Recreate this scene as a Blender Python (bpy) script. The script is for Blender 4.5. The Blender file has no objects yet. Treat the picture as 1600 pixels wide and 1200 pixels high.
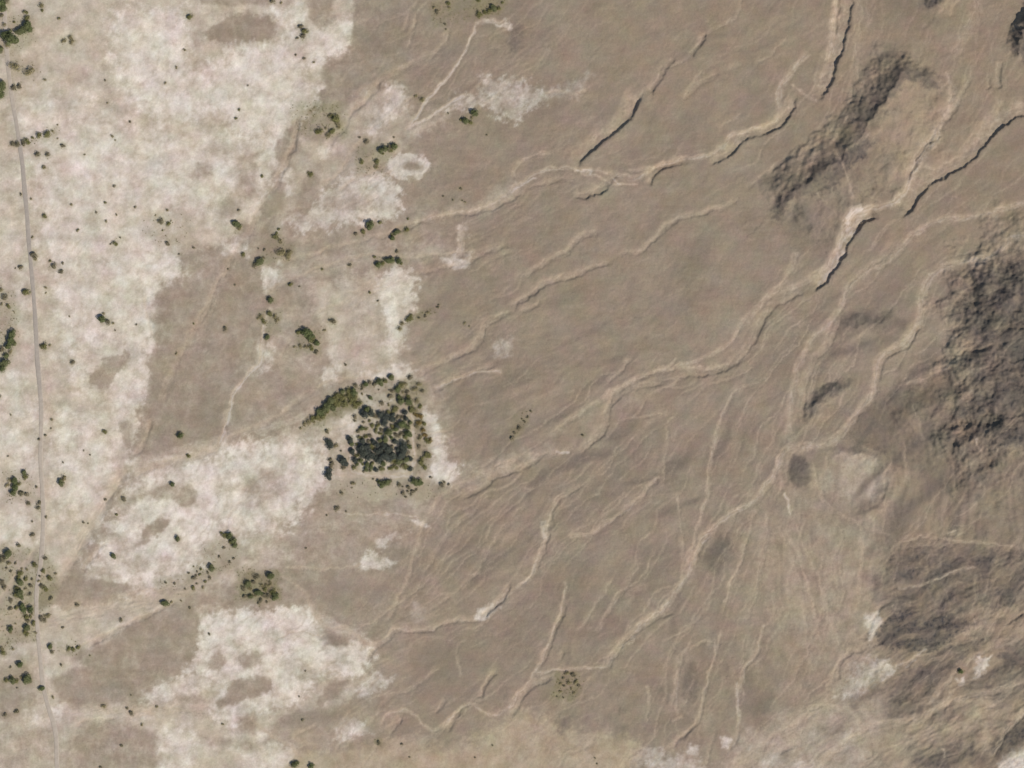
import bpy, math, random
import numpy as np

# ------------------------------------------------------------------ camera, sky, sun
SC = bpy.context.scene
COL = SC.collection
CAM_H = 8000.0
cam_data = bpy.data.cameras.new("camera")
cam = bpy.data.objects.new("camera", cam_data)
COL.objects.link(cam)
cam.location = (0, 0, CAM_H)
cam.rotation_euler = (0, 0, 0)
cam_data.sensor_width = 36.0
cam_data.lens = 36.0 * CAM_H / 1600.0
cam_data.clip_start = 10.0
cam_data.clip_end = 120000.0
SC.camera = cam

SUN_EL = math.radians(47)
SUN_AZ = math.radians(131)            # clockwise from the top of the picture
world = bpy.data.worlds.new("World")
SC.world = world
world.use_nodes = True
wt = world.node_tree
bg = wt.nodes["Background"]
sky = wt.nodes.new("ShaderNodeTexSky")
sky.sky_type = 'NISHITA'
sky.sun_disc = False
sky.sun_elevation = SUN_EL
sky.sun_rotation = SUN_AZ
wt.links.new(sky.outputs[0], bg.inputs[0])
bg.inputs[1].default_value = 0.10
sun_data = bpy.data.lights.new("sun", 'SUN')
sun_data.energy = 4.3
sun_data.angle = math.radians(0.5)
sun_data.color = (1.0, 0.945, 0.865)
sun = bpy.data.objects.new("sun", sun_data)
COL.objects.link(sun)
sun.rotation_euler = (math.pi / 2 - SUN_EL, 0, math.pi - SUN_AZ)
SC.view_settings.view_transform = 'Standard'
SC.view_settings.look = 'None'
SC.view_settings.exposure = 0.0
SC.view_settings.gamma = 1.0
SC.cycles.max_bounces = 4

# ------------------------------------------------------------------ node helpers
def new_mat(name, rough=0.95):
    m = bpy.data.materials.new(name)
    m.use_nodes = True
    b = m.node_tree.nodes["Principled BSDF"]
    b.inputs["Roughness"].default_value = rough
    b.inputs["Specular IOR Level"].default_value = 0.15
    return m, m.node_tree, b

def N(nt, kind, **kw):
    n = nt.nodes.new(kind)
    for k, v in kw.items():
        setattr(n, k, v)
    return n

def mathn(nt, op, a, b=None, c=None, clamp=False):
    n = nt.nodes.new("ShaderNodeMath"); n.operation = op; n.use_clamp = clamp
    for i, v in enumerate((a, b, c)):
        if v is None: continue
        if isinstance(v, (int, float)): n.inputs[i].default_value = v
        else: nt.links.new(v, n.inputs[i])
    return n.outputs[0]

def mixc(nt, fac, a, b, mode='MIX'):
    n = nt.nodes.new("ShaderNodeMix"); n.data_type = 'RGBA'; n.blend_type = mode
    for idx, v in ((0, fac), (6, a), (7, b)):
        s = n.inputs[idx]
        if isinstance(v, (int, float)): s.default_value = v
        elif isinstance(v, tuple): s.default_value = (v[0], v[1], v[2], 1)
        else: nt.links.new(v, s)
    return n.outputs[2]

def noise_tex(nt, vec, scale, detail=3, rough=0.55, dist=0.0):
    n = nt.nodes.new("ShaderNodeTexNoise")
    n.inputs["Scale"].default_value = scale
    n.inputs["Detail"].default_value = detail
    n.inputs["Roughness"].default_value = rough
    n.inputs["Distortion"].default_value = dist
    if vec is not None: nt.links.new(vec, n.inputs["Vector"])
    return n.outputs["Fac"], n.outputs["Color"]

def remap(nt, v, a, b, c=0.0, d=1.0):
    n = nt.nodes.new("ShaderNodeMapRange")
    n.inputs[1].default_value = a; n.inputs[2].default_value = b
    n.inputs[3].default_value = c; n.inputs[4].default_value = d
    nt.links.new(v, n.inputs[0])
    return n.outputs[0]

# ------------------------------------------------------------------ the survey grid
STEP = 1.55
def axis(half):
    core = np.arange(-half, half + STEP, STEP)
    out = [core[-1]]; s = STEP
    while out[-1] < 45000:
        s *= 1.22
        out.append(out[-1] + s)
    ext = np.array(out[1:])
    left = -ext[::-1] + (core[0] + core[-1])
    return np.concatenate([left, core, ext])
GX = axis(880.0)                       # metres east of the picture's centre
GY = axis(680.0)                       # metres north of it
X, Y = np.meshgrid(GX, GY)             # [row = y, col = x]
U0 = X + 800.0                         # survey coordinates: east ...
V0 = 600.0 - Y                         # ... and south of the north-west corner
NY, NX = X.shape

_rs = np.random.RandomState(11)
def vnoise(x, y, seed):
    """smooth gradient noise, about -1..1"""
    rs = np.random.RandomState(seed)
    T = rs.uniform(0, 2 * np.pi, (256, 256))
    GC, GS = np.cos(T).astype(np.float32), np.sin(T).astype(np.float32)
    xi = np.floor(x); yi = np.floor(y)
    px = (x - xi); py = (y - yi)
    fx = px * px * px * (px * (px * 6 - 15) + 10); fy = py * py * py * (py * (py * 6 - 15) + 10)
    a = xi.astype(np.int64) & 255; b = yi.astype(np.int64) & 255
    a1 = (a + 1) & 255; b1 = (b + 1) & 255
    n00 = GC[b, a] * px + GS[b, a] * py; n10 = GC[b, a1] * (px - 1) + GS[b, a1] * py
    n01 = GC[b1, a] * px + GS[b1, a] * (py - 1); n11 = GC[b1, a1] * (px - 1) + GS[b1, a1] * (py - 1)
    return ((n00 * (1 - fx) + n10 * fx) * (1 - fy) + (n01 * (1 - fx) + n11 * fx) * fy) * 1.5

def fbm(x, y, size, octs, seed, gain=0.5):
    r = 0.0; amp = 1.0; tot = 0.0
    c, s = 0.8, 0.6
    x = x / size; y = y / size
    for i in range(octs):
        r = r + amp * vnoise(x + 17.3 * i, y - 9.1 * i, seed + i)
        tot += amp; amp *= gain
        x, y = (c * x - s * y) * 2.03, (s * x + c * y) * 2.03
    return r / tot * 1.5

def sstep(a, b, v):
    t = np.clip((v - a) / (b - a), 0, 1)
    return t * t * (3 - 2 * t)

WX = fbm(U0, V0, 22, 3, 101); WY = fbm(U0, V0, 22, 3, 131)
WX2 = fbm(U0, V0, 90, 2, 151); WY2 = fbm(U0, V0, 90, 2, 171)
WX3 = fbm(U0, V0, 8, 2, 141); WY3 = fbm(U0, V0, 8, 2, 146)
U = U0 + 3.2 * WX + 1.0 * WX3; V = V0 + 3.2 * WY + 1.0 * WY3                 # gently wandering copies for lines
UE = U0 + 4.5 * WX + 2.0 * WX3 + 2 * WX2; VE = V0 + 4.5 * WY + 2.0 * WY3 + 2 * WY2   # rougher ones for patch edges
RAG = fbm(U0, V0, 12, 5, 201, 0.68)
RAG2 = fbm(U0, V0, 45, 4, 231, 0.6)

def box(x0, y0, x1, y1, pad):
    c0 = np.searchsorted(GX, x0 - 800 - pad); c1 = np.searchsorted(GX, x1 - 800 + pad)
    r0 = np.searchsorted(GY, 600 - y1 - pad); r1 = np.searchsorted(GY, 600 - y0 + pad)
    return slice(r0, max(r1, r0 + 1)), slice(c0, max(c1, c0 + 1))

def pts(s):
    return [tuple(float(v) for v in p.split(",")) for p in s.split()]

def chaikin(P, n=2):
    for _ in range(n):
        Q = [P[0]]
        for a, b in zip(P[:-1], P[1:]):
            Q.append((a[0] * .75 + b[0] * .25, a[1] * .75 + b[1] * .25))
            Q.append((a[0] * .25 + b[0] * .75, a[1] * .25 + b[1] * .75))
        Q.append(P[-1]); P = Q
    return P

def line_field(P, reach, Ux=None, Vx=None):
    """signed distance (positive on the right-hand side of travel) and place along, inside a window"""
    Ux = U if Ux is None else Ux; Vx = V if Vx is None else Vx
    P = chaikin(P)
    xs = [p[0] for p in P]; ys = [p[1] for p in P]
    W = box(min(xs), min(ys), max(xs), max(ys), reach + 14)
    ux, vx = Ux[W], Vx[W]
    best = np.full(ux.shape, 1e9); sg = np.zeros(ux.shape); al = np.zeros(ux.shape)
    L = [0]
    for a, b in zip(P[:-1], P[1:]): L.append(L[-1] + math.hypot(b[0] - a[0], b[1] - a[1]))
    for i, (a, b) in enumerate(zip(P[:-1], P[1:])):
        dx, dy = b[0] - a[0], b[1] - a[1]; l2 = dx * dx + dy * dy
        if l2 < 1e-6: continue
        px, py = ux - a[0], vx - a[1]
        t = np.clip((px * dx + py * dy) / l2, 0, 1)
        d = np.hypot(px - t * dx, py - t * dy)
        m = d < best
        cr = dx * py - dy * px
        best = np.where(m, d, best)
        sg = np.where(m, np.where(cr > 0, 1.0, -1.0), sg)
        al = np.where(m, (L[i] + t * math.sqrt(l2)) / L[-1], al)
    return W, best, sg, al, L[-1]

def poly_mask(P, feather, rag, Ux=None, Vx=None, rag2=0.0):
    Ux = UE if Ux is None else Ux; Vx = VE if Vx is None else Vx
    xs = [p[0] for p in P]; ys = [p[1] for p in P]
    W = box(min(xs), min(ys), max(xs), max(ys), feather + rag * 1.5 + rag2 * 1.5 + 26)
    ux, vx = Ux[W], Vx[W]
    best = np.full(ux.shape, 1e9); ins = np.zeros(ux.shape, bool)
    for a, b in zip(P, P[1:] + P[:1]):
        dx, dy = b[0] - a[0], b[1] - a[1]; l2 = dx * dx + dy * dy + 1e-9
        t = np.clip(((ux - a[0]) * dx + (vx - a[1]) * dy) / l2, 0, 1)
        best = np.minimum(best, np.hypot(ux - a[0] - t * dx, vx - a[1] - t * dy))
        c = ((a[1] > vx) != (b[1] > vx))
        xx = a[0] + (vx - a[1]) * dx / (dy if abs(dy) > 1e-9 else 1e-9)
        ins ^= c & (ux < xx)
    sd = np.where(ins, best, -best) + rag * RAG[W] + rag2 * RAG2[W]
    return W, sstep(-feather, feather, sd)

MASKS = {k: np.zeros(X.shape) for k in ("sand", "salt", "wash", "ochre", "varnish", "rock_and_shade", "scrub", "brown")}
H = np.zeros(X.shape)

def paint(key, P, feather=6, rag=10, k=1.0, rag2=0.0, **kw):
    if isinstance(P, str): P = pts(P)
    W, m = poly_mask(P, feather, rag, rag2=rag2, **kw)
    MASKS[key][W] = np.maximum(MASKS[key][W], m * k)

def erase(keys, P, feather=6, rag=10, k=1.0, rag2=0.0):
    if isinstance(P, str): P = pts(P)
    W, m = poly_mask(P, feather * .8, rag * .7, rag2=rag2)
    for key in keys:
        lo = .10 if key == "sand" else 0.0
        MASKS[key][W] = MASKS[key][W] * (1 - m * k) + np.minimum(MASKS[key][W], lo) * m * k

def blob(cx, cy, rx, ry, ang=0.0, n=12):
    c, s = math.cos(math.radians(ang)), math.sin(math.radians(ang))
    return [(cx + rx * math.cos(t) * c - ry * math.sin(t) * s, cy + rx * math.cos(t) * s + ry * math.sin(t) * c)
            for t in [2 * math.pi * i / n for i in range(n)]]

SEGS = []
def note(P, keep=True):
    for a, b in zip(P[:-1], P[1:]):
        l = math.hypot(b[0] - a[0], b[1] - a[1])
        if l > 3: SEGS.append(((a[0] + b[0]) / 2, (a[1] + b[1]) / 2, (b[0] - a[0]) / l, (b[1] - a[1]) / l, min(l, 40)))

def braid(W, sd, al, L, w, seed):
    return vnoise(al * L / 34 + 3 * WX2[W], sd / max(2.2, w * .22) + 1.2 * WX[W], seed)

def strands(W, sd, al, L, w, n, seed, off=0.0):
    m = 0
    for q in range(n):
        o = off + w * (.75 * vnoise(al * L / 55 + 9.7 * q, al * 0 + q * 3.1 + w, seed) + .35 * vnoise(al * L / 22 + 5.1 * q, al * 0 + q * 1.7, seed + 1))
        m = np.maximum(m, np.exp(-((sd - o) / 1.5) ** 2) * np.clip(.75 + .7 * vnoise(al * L / 30 + 3.3 * q, al * 0 + q, seed + 2), 0, 1))
    return m

def streak(key, s, w, k=1.0, soft=None, taper=0.05, var=0.35):
    if key == 'wash': k = min(1, k * 1.25); w = w * (.86 if w > 4 else 1)
    P = pts(s) if isinstance(s, str) else s
    W, d, sg, al, L = line_field(P, w * 2 + 8)
    if key == 'wash' and w < 16: note(P)
    ww = w * (1 + var * RAG2[W])
    soft = w * 0.6 if soft is None else soft
    m = sstep(ww * 0.5 + soft, np.maximum(ww * 0.5 - soft * 0.5, 0), d) * sstep(0, taper, al) * sstep(0, taper, 1 - al)
    MASKS[key][W] = np.maximum(MASKS[key][W], m * k * np.clip(0.85 + 0.35 * RAG[W] + (0.42 if w > 4 else 0) * braid(W, d * sg, al, L, w, 71), 0, 1))
    if key == 'wash' and w > 3.5:
        st = strands(W, d * sg, al, L, w, 3 if w > 6 else 2, 61) * sstep(0, .1, al) * sstep(0, .1, 1 - al)
        MASKS[key][W] = np.maximum(MASKS[key][W], st * min(1, .35 + k * .6)); H[W] -= st * .25
        H[W] += m * (0.28 * braid(W, d * sg, al, L, w, 71) - 0.55) * min(1, w / 8)

def scarp(s, depth, width, wash=0.5, key='wash', side=1, steep=2.8, taper=0.1):
    depth = depth * (.62 if depth < 2 else .72 if depth < 4 else .74)
    wash = min(1, wash * 1.3)
    """a bank cut by a wash: high ground on the left of travel, drop and wash floor on the right"""
    P = pts(s) if isinstance(s, str) else s
    W, d, sg, al, L = line_field(P, width * 3 + 6)
    note(P)
    sd = d * sg * side + 1.7 * RAG[W]
    tp = sstep(0, taper, al) * sstep(0, taper, 1 - al) * np.clip(0.82 + 0.55 * vnoise(al * L / 26, al * 0 + depth * 7.7, 91) + .3 * RAG2[W], .15, 1.3)
    ww = width * (1 + 0.3 * RAG2[W])
    # round off the ends with the straight distance so no ghost lines run on
    drop = sstep(-steep * 0.5, steep * 0.5, sd) * (1 - sstep(ww * 0.5, ww * 1.35, np.maximum(sd, 0)))
    H[W] -= depth * drop * tp
    # the lip of the bank stands a little proud
    H[W] += depth * 0.08 * np.exp(-((sd + 5) / 5.0) ** 2) * (sd < 2) * tp
    if wash:
        m = sstep(-1, 2, sd) * (1 - sstep(ww * 0.5, ww * 1.15, sd)) * sstep(0, .12, al) * sstep(0, .12, 1 - al)
        MASKS[key][W] = np.maximum(MASKS[key][W], m * wash * np.clip(0.8 + 0.4 * RAG2[W] + 0.4 * braid(W, sd, al, L, width, 77), 0, 1.15))
        H[W] += m * 0.35 * braid(W, sd, al, L, width, 77)
        st = strands(W, sd, al, L, width * .5, 3, 67, off=width * .55) * sstep(0, .12, al) * sstep(0, .12, 1 - al)
        MASKS[key][W] = np.maximum(MASKS[key][W], st * (.35 + .5 * wash)); H[W] -= st * .2

def ridge(s, height, width, asym=1.0, gul=0.5, seed=5, power=1.3, taper=0.25):
    P = pts(s)
    W, d, sg, al, L = line_field(P, width * 2.2, Ux=U0 + 7 * WX, Vx=V0 + 7 * WY)
    wd = np.where(sg > 0, width * asym, width)
    t = np.clip(1 - d / (wd * (1 + 0.35 * RAG2[W])), 0, 1) ** power
    sl = al * L * sg
    g = 1 - gul * (np.abs(vnoise(sl / 17 + .5 * WX[W], d / 55, seed)) * 1.0 + .5 * np.abs(vnoise(sl / 8 + .5 * WY[W], d / 30, seed + 9)) + .2 * np.abs(fbm(U0[W], V0[W], 30, 2, seed + 3)))
    g2 = fbm(U0[W], V0[W], 14, 3, seed + 40, 0.55)
    tp = sstep(-0.02, taper, al) * sstep(-0.02, taper, 1 - al)
    H[W] += height * t * (0.35 + 0.65 * g) * tp + t * sstep(0, .25, t) * (g2 * min(height, 20) * 0.02 + (.8 if height > 30 else .3) * vnoise(sl / 5 + WX[W], d / 34, seed + 21))

# ------------------------------------------------------------------ soils
erase_keys = ("sand", "salt")
paint("sand", "-1400,-900 575,-900 560,0 548,60 512,90 500,150 470,200 440,240 405,330 352,385 284,400 281,440 244,450 240,520 232,600 214,670 206,715 192,760 150,830 108,905 96,955 150,942 215,928 262,915 290,925 262,950 205,980 150,1008 118,1022 150,1040 120,1065 95,1100 190,1108 260,1100 330,1120 380,1130 430,1150 480,1185 520,1260 520,2000 -1400,2000", 9, 8, .82, 8)
# sand sheets east of the plain
W, m = poly_mask(pts("-200,-200 560,-200 640,300 660,700 600,900 560,1250 -200,1250"), 90, 20)
MASKS["sand"][W] = np.maximum(MASKS["sand"][W], m * .22)
for s, f, r, k in (
    ("560,0 600,0 590,60 560,60", 10, 10, .2),
    ("470,200 500,170 560,160 600,130 640,150 650,190 700,170 700,190 640,215 590,275 520,290 470,330 430,350 420,310", 12, 12, .55),
    ("480,445 560,430 640,420 650,470 630,560 660,590 560,600 520,590 500,520", 14, 12, .72),
    ("215,700 330,690 420,680 500,640 520,650 560,640 640,640 660,760 620,790 500,770 430,850 330,910 240,930 150,950 110,930 150,850", 12, 12, .6),
    ("300,950 500,950 560,985 590,1010 575,1070 500,1130 420,1160 330,1130 230,1110 240,1070 300,1050 310,1000", 12, 14, .62),
    ("560,640 680,600 700,650 720,750 650,800 540,790 500,740", 16, 14, .45),
    ("470,380 560,372 640,350 760,330 800,310 820,290 790,285 740,318 640,340 560,362 470,365", 10, 8, .28),
    ("400,400 470,395 560,380 640,372 700,380 730,395 640,415 560,425 470,445 410,470", 12, 12, .35),
    ("400,480 480,470 560,560 540,600 440,600 400,560", 20, 16, .35),
    ("340,860 520,790 660,780 700,800 640,850 560,880 450,885 330,905", 20, 14, .25),
    ("600,800 700,770 780,740 860,712 880,700 860,695 780,712 690,745 640,790", 10, 8, .3),
    ("1180,780 1290,760 1390,830 1385,940 1350,1000 1300,1070 1250,1130 1160,1210 1400,1210 1600,1080 1600,1060 1480,1085 1400,1120 1340,1120 1320,1060 1240,980 1200,880", 30, 25, .13),
    ("1150,1150 1290,1100 1380,1100 1380,1160 1300,1260 1100,1260", 22, 14, .4),
):
    paint("sand", s, f, r, k)
erase(("sand",), "60,1130 118,1125 180,1122 260,1150 240,1250 0,1260 -60,1160", 16, 14, .45)
erase(("sand",), "-60,1030 50,1020 60,1050 60,1110 0,1150 -80,1150", 20, 14, .45)

for s, f, r, k in (
    ("176,14 290,14 292,70 305,110 372,78 398,80 440,75 448,40 424,18 470,20 552,34 545,76 500,96 480,104 492,140 472,196 444,232 396,226 330,180 250,196 208,160 172,90", 7, 12, .85),
    ("28,150 120,168 230,200 330,212 430,240 404,300 340,330 250,330 270,372 279,420 248,446 240,540 222,610 200,690 196,710 150,640 110,570 90,490 74,420 60,330 40,260", 12, 14, .68),
    ("228,395 272,392 281,425 268,446 236,440 222,420", 5, 6, .95),
    ("96,640 150,655 180,695 176,730 130,800 92,812 80,760 84,690", 10, 12, .72),
    ("-300,560 30,580 56,640 60,720 34,760 52,850 10,860 -300,900", 14, 14, .55),
    ("-200,300 30,260 44,420 40,520 10,560 -200,560", 20, 18, .25),
    ("204,752 262,726 336,704 432,694 500,690 512,742 492,784 452,816 402,832 352,850 302,884 252,908 204,922 152,898 138,880 160,846 186,800", 8, 12, .92),
    ("314,964 400,956 482,950 497,985 508,1004 566,1004 580,1028 562,1058 508,1048 470,1098 420,1108 352,1134 326,1104 346,1070 300,1052 288,1056 308,1010", 7, 12, .92),
    ("222,1082 300,1056 330,1050 330,1072 270,1090 230,1104", 7, 10, .5),
    ("505,300 540,272 600,270 628,300 618,340 560,346 530,352 470,362 452,352 490,325", 5, 12, .8),
    ("440,258 462,262 456,300 442,296", 5, 7, .8),
    ("350,372 384,366 384,400 352,396", 6, 8, .7),
    ("410,420 436,412 436,440 414,458", 5, 8, .85),
    ("496,232 514,230 512,248 498,250", 4, 4, .8),
    ("566,206 590,182 606,160 604,134 626,136 634,170 604,188 582,208", 6, 10, .7),
    ("545,148 570,138 574,144 550,152", 3, 3, .5),
    ("690,168 722,154 748,150 770,140 800,124 822,132 852,144 850,158 826,172 808,190 782,180 748,166 720,166", 6, 14, .5),
    ("755,120 792,128 800,150 760,152", 7, 12, .5),
    ("880,138 905,128 914,108 918,120 914,140 890,148", 7, 8, .3),
    ("764,30 790,32 804,40 800,46 780,42", 3, 5, .9), ("796,56 804,62 806,74 798,70", 2, 3, .6),
    ("522,28 552,30 548,60 524,58", 6, 8, .8),
    ("604,420 622,414 646,428 656,436 640,446 648,470 640,500 626,540 614,552 602,540 604,500 590,470 586,450", 6, 10, .8),
    ("570,578 620,572 650,580 640,592 600,598 560,594", 6, 8, .9),
    ("404,530 424,540 420,580 402,590", 6, 8, .6),
    ("504,575 528,572 524,596 506,598", 5, 6, .75),
    ("654,634 680,648 688,676 700,708 716,730 712,750 686,758 668,744 678,716 670,690 662,662", 6, 9, .85),
    ("556,884 574,864 596,866 616,878 600,888 562,894", 4, 6, .9),
    ("586,852 604,836 632,824 640,830 616,846 594,858", 4, 6, .5),
    ("638,812 660,814 670,826 658,826", 3, 4, .8),
    ("642,946 656,940 664,955 658,974 642,970", 4, 5, .85),
    ("744,958 764,942 780,950 764,966 748,970", 4, 5, .85),
    ("1356,962 1372,956 1380,970 1370,990 1358,1004 1354,990", 4, 5, .85),
    ("1306,1086 1326,1056 1352,1034 1388,1032 1394,1050 1372,1064 1340,1084 1318,1092", 6, 12, .58),
    ("1376,1046 1392,1036 1394,1054 1378,1062", 3, 5, .8),
    ("1524,1030 1546,1028 1540,1052 1526,1058", 4, 5, .75),
    ("1498,1062 1512,1056 1508,1074 1498,1072", 3, 3, .6),
    ("246,1146 272,1132 300,1140 308,1168 300,1240 250,1240", 8, 10, .75),
    ("380,1172 440,1166 470,1178 500,1200 500,1240 390,1240", 8, 10, .6),
    ("400,1140 440,1152 460,1172 430,1170 404,1160", 5, 6, .5),
    ("42,1134 66,1118 66,1138 46,1146", 5, 5, .7),
    ("82,1106 102,1104 98,1124 84,1120", 4, 4, .8),
    ("74,1056 120,1048 122,1054 84,1072", 5, 5, .5),
    ("514,1156 536,1126 556,1124 582,1146 560,1150 530,1160", 5, 6, .7),
    ("556,1088 590,1056 612,1058 606,1070 574,1090", 6, 7, .55),
    ("688,404 710,400 716,410 700,418", 3, 3, .5), ("704,402 734,402 732,416 708,422", 3, 3, .7),
    ("714,356 728,350 730,400 716,400", 5, 7, .4),
    ("770,536 796,530 800,554 776,556", 6, 7, .4),
    ("1560,1196 1590,1172 1700,1150 1700,1260 1540,1260", 6, 8, .75),
    ("930,1196 970,1174 1030,1168 1040,1180 1000,1196 960,1260 920,1260", 6, 9, .5),
    ("1020,1190 1060,1180 1100,1186 1110,1260 1010,1260", 8, 9, .5),
    ("1076,1168 1090,1166 1090,1180 1078,1180", 3, 3, .8), ("1126,1152 1140,1152 1136,1168 1126,1166", 3, 3, .7),
    ("1190,1186 1212,1176 1200,1230 1180,1230", 5, 5, .4),
    ("1315,1150 1345,1140 1336,1160 1318,1168", 6, 6, .4),
    ("1210,1210 1260,1180 1300,1190 1280,1240", 9, 8, .4),
    ("616,696 624,696 624,708 617,708", 1.5, 1, .8),
):
    big = max(pts(s), key=lambda p: p[0])[0] < 560 and len(pts(s)) > 14 if isinstance(s, str) else False
    paint("salt", s, f * (2.2 if big else 1.3), r * (1.8 if big else 1.25), min(1, k * 1.08), f * (2.0 if big else .9))
paint("salt", "560,612 600,606 612,626 590,640 566,632", 7, 8, .6)
paint("salt", "520,650 560,640 565,700 540,690 510,680", 9, 9, .5)
paint("salt", "545,690 640,640 645,740 560,738", 10, 8, .35)
# the ring-shaped crust
W, m1 = poly_mask(blob(638, 259, 33, 20), 4, 5); W2, m2 = poly_mask(blob(645, 259, 14, 8), 5, 3)
MASKS["salt"][W] = np.maximum(MASKS["salt"][W], m1 * .95); MASKS["salt"][W2] *= (1 - m2)

# gravel islands inside the pale crust
for s, f, r, k in (
    ("322,52 346,30 366,20 420,24 430,48 420,64 384,70 356,72 330,62", 5, 8, 1),
    ("300,0 360,-10 430,-10 420,8 340,10", 6, 6, .8),
    ("290,46 330,44 330,70 300,78", 12, 8, .45),
    (blob(313, 268, 17, 12), 7, 8, .7), (blob(320, 255, 14, 6), 5, 6, .5),
    ("370,245 405,235 400,300 360,345 335,350 345,320 374,280", 9, 8, .75),
    ("140,585 162,562 200,545 204,560 178,590 160,606 144,606", 5, 7, .9),
    ("142,606 165,596 166,640 150,640", 9, 8, .4),
    (blob(198, 676, 10, 20), 6, 4, .8),
    (blob(258, 770, 24, 13), 6, 7, .75), (blob(292, 776, 15, 18, 30), 5, 6, .8), (blob(212, 778, 24, 10, -30), 6, 6, .6),
    (blob(242, 826, 26, 11, -28), 5, 6, .95), (blob(222, 846, 12, 6, -30), 5, 4, .8),
    (blob(170, 836, 14, 16, -30), 8, 7, .6),
    ("380,750 400,738 440,726 452,750 440,775 400,790 384,776", 12, 14, .62),
    (blob(395, 764, 14, 10), 6, 6, .5),
    (blob(340, 1036, 14, 15), 5, 5, .85), (blob(392, 1032, 22, 14), 5, 6, .85),
    ("338,1100 352,1082 362,1066 390,1056 424,1058 426,1080 400,1086 366,1100 344,1108", 5, 7, .95),
    ("498,1018 512,1000 500,984 545,990 560,1004 520,1006", 4, 5, .7),
    ("498,1030 540,1020 548,1036 516,1044", 6, 8, .5), (blob(470, 1050, 22, 12), 8, 9, .4),
    ("494,1098 510,1070 548,1062 548,1070 526,1090 498,1104", 5, 6, .9),
    ("266,1094 300,1082 312,1086 316,1100 270,1106 210,1112 214,1104", 5, 7, .7),
    ("370,1118 400,1114 400,1146 374,1140", 8, 8, .7),
    ("310,1146 330,1150 400,1160 400,1172 330,1168", 7, 8, .5),
    ("340,1200 380,1190 380,1240 330,1240", 9, 8, .4),
    (blob(550, 318, 34, 13, -12), 7, 12, .7),
    (blob(482, 300, 14, 30, 25), 9, 9, .5),
    ("424,238 452,196 470,186 468,240 440,262 428,250", 6, 5, .9),
    ("86,905 120,894 150,908 180,908 208,918 176,934 110,946 62,950 60,930", 6, 6, .95),
    ("395,400 415,340 436,285 450,285 438,330 420,370 408,404", 5, 6, .8), ("458,350 466,304 486,268 500,284 486,320 472,352", 5, 6, .7),
    ("225,694 232,640 236,590 300,560 345,570 352,620 345,680 300,700 250,712 216,712", 6, 7, 1), ("364,664 370,612 402,588 470,578 500,600 450,634 402,660", 6, 7, .9),
    ("400,430 470,436 484,466 440,480 402,470", 8, 8, .5), ("340,500 380,490 404,480 404,560 384,584 340,600 330,560", 7, 8, .85), ("330,420 396,408 400,450 380,480 340,470", 8, 8, .6),
    ("130,1034 160,1008 200,985 240,965 300,948 312,962 302,1010 284,1048 222,1064 170,1060", 5, 6, 1),
    ("72,1060 100,1052 150,1034 230,1058 208,1092 150,1100 100,1096", 7, 8, .9), ("112,1156 126,1132 182,1130 246,1140 240,1200 130,1204", 8, 9, .7), ("-20,1046 54,1040 58,1100 20,1120 -20,1124", 9, 9, .7),
    ("556,-20 700,-20 760,20 700,60 690,110 640,140 600,120 560,150 510,130 500,100 548,84", 6, 8, 1), ("478,-20 524,-20 520,30 500,50 478,30", 6, 7, .8), ("405,1160 440,1120 500,1104 520,1120 480,1146 450,1160", 7, 7, .8),
    ("445,890 600,895 740,860 640,940 560,975 500,960 478,925", 8, 8, .9), ("560,905 700,860 760,900 640,1000 600,985", 8, 8, .8),
    ("240,462 270,446 300,445 335,430 350,400 380,396 390,440 350,500 330,560 300,620 240,640 232,600 244,540 238,500", 8, 10, .7),
    ("-20,150 25,150 24,210 -20,210", 10, 8, .3),
    (blob(20, 215, 12, 8), 8, 4, .3),
):
    erase(erase_keys, s, f, r, k)

# yellowish plain at the southern edge
paint("ochre", "470,1176 560,1170 640,1150 700,1168 742,1160 800,1110 850,1112 870,1140 960,1150 1000,1160 980,1260 980,2000 300,2000 300,1260 420,1215", 14, 16, .9, 10)
paint("ochre", "1180,820 1300,800 1390,850 1380,940 1340,1000 1280,1060 1220,1080 1190,980 1160,900", 40, 30, .28, 20)
paint("ochre", "1370,1140 1520,1080 1600,1060 1600,1130 1560,1150 1500,1210 1380,1240", 30, 25, .4, 20)
paint("ochre", blob(1538, 1140, 10, 25), 8, 6, .9)
paint("ochre", "480,1120 560,1100 580,1120 480,1150 430,1140", 12, 10, .3)
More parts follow.
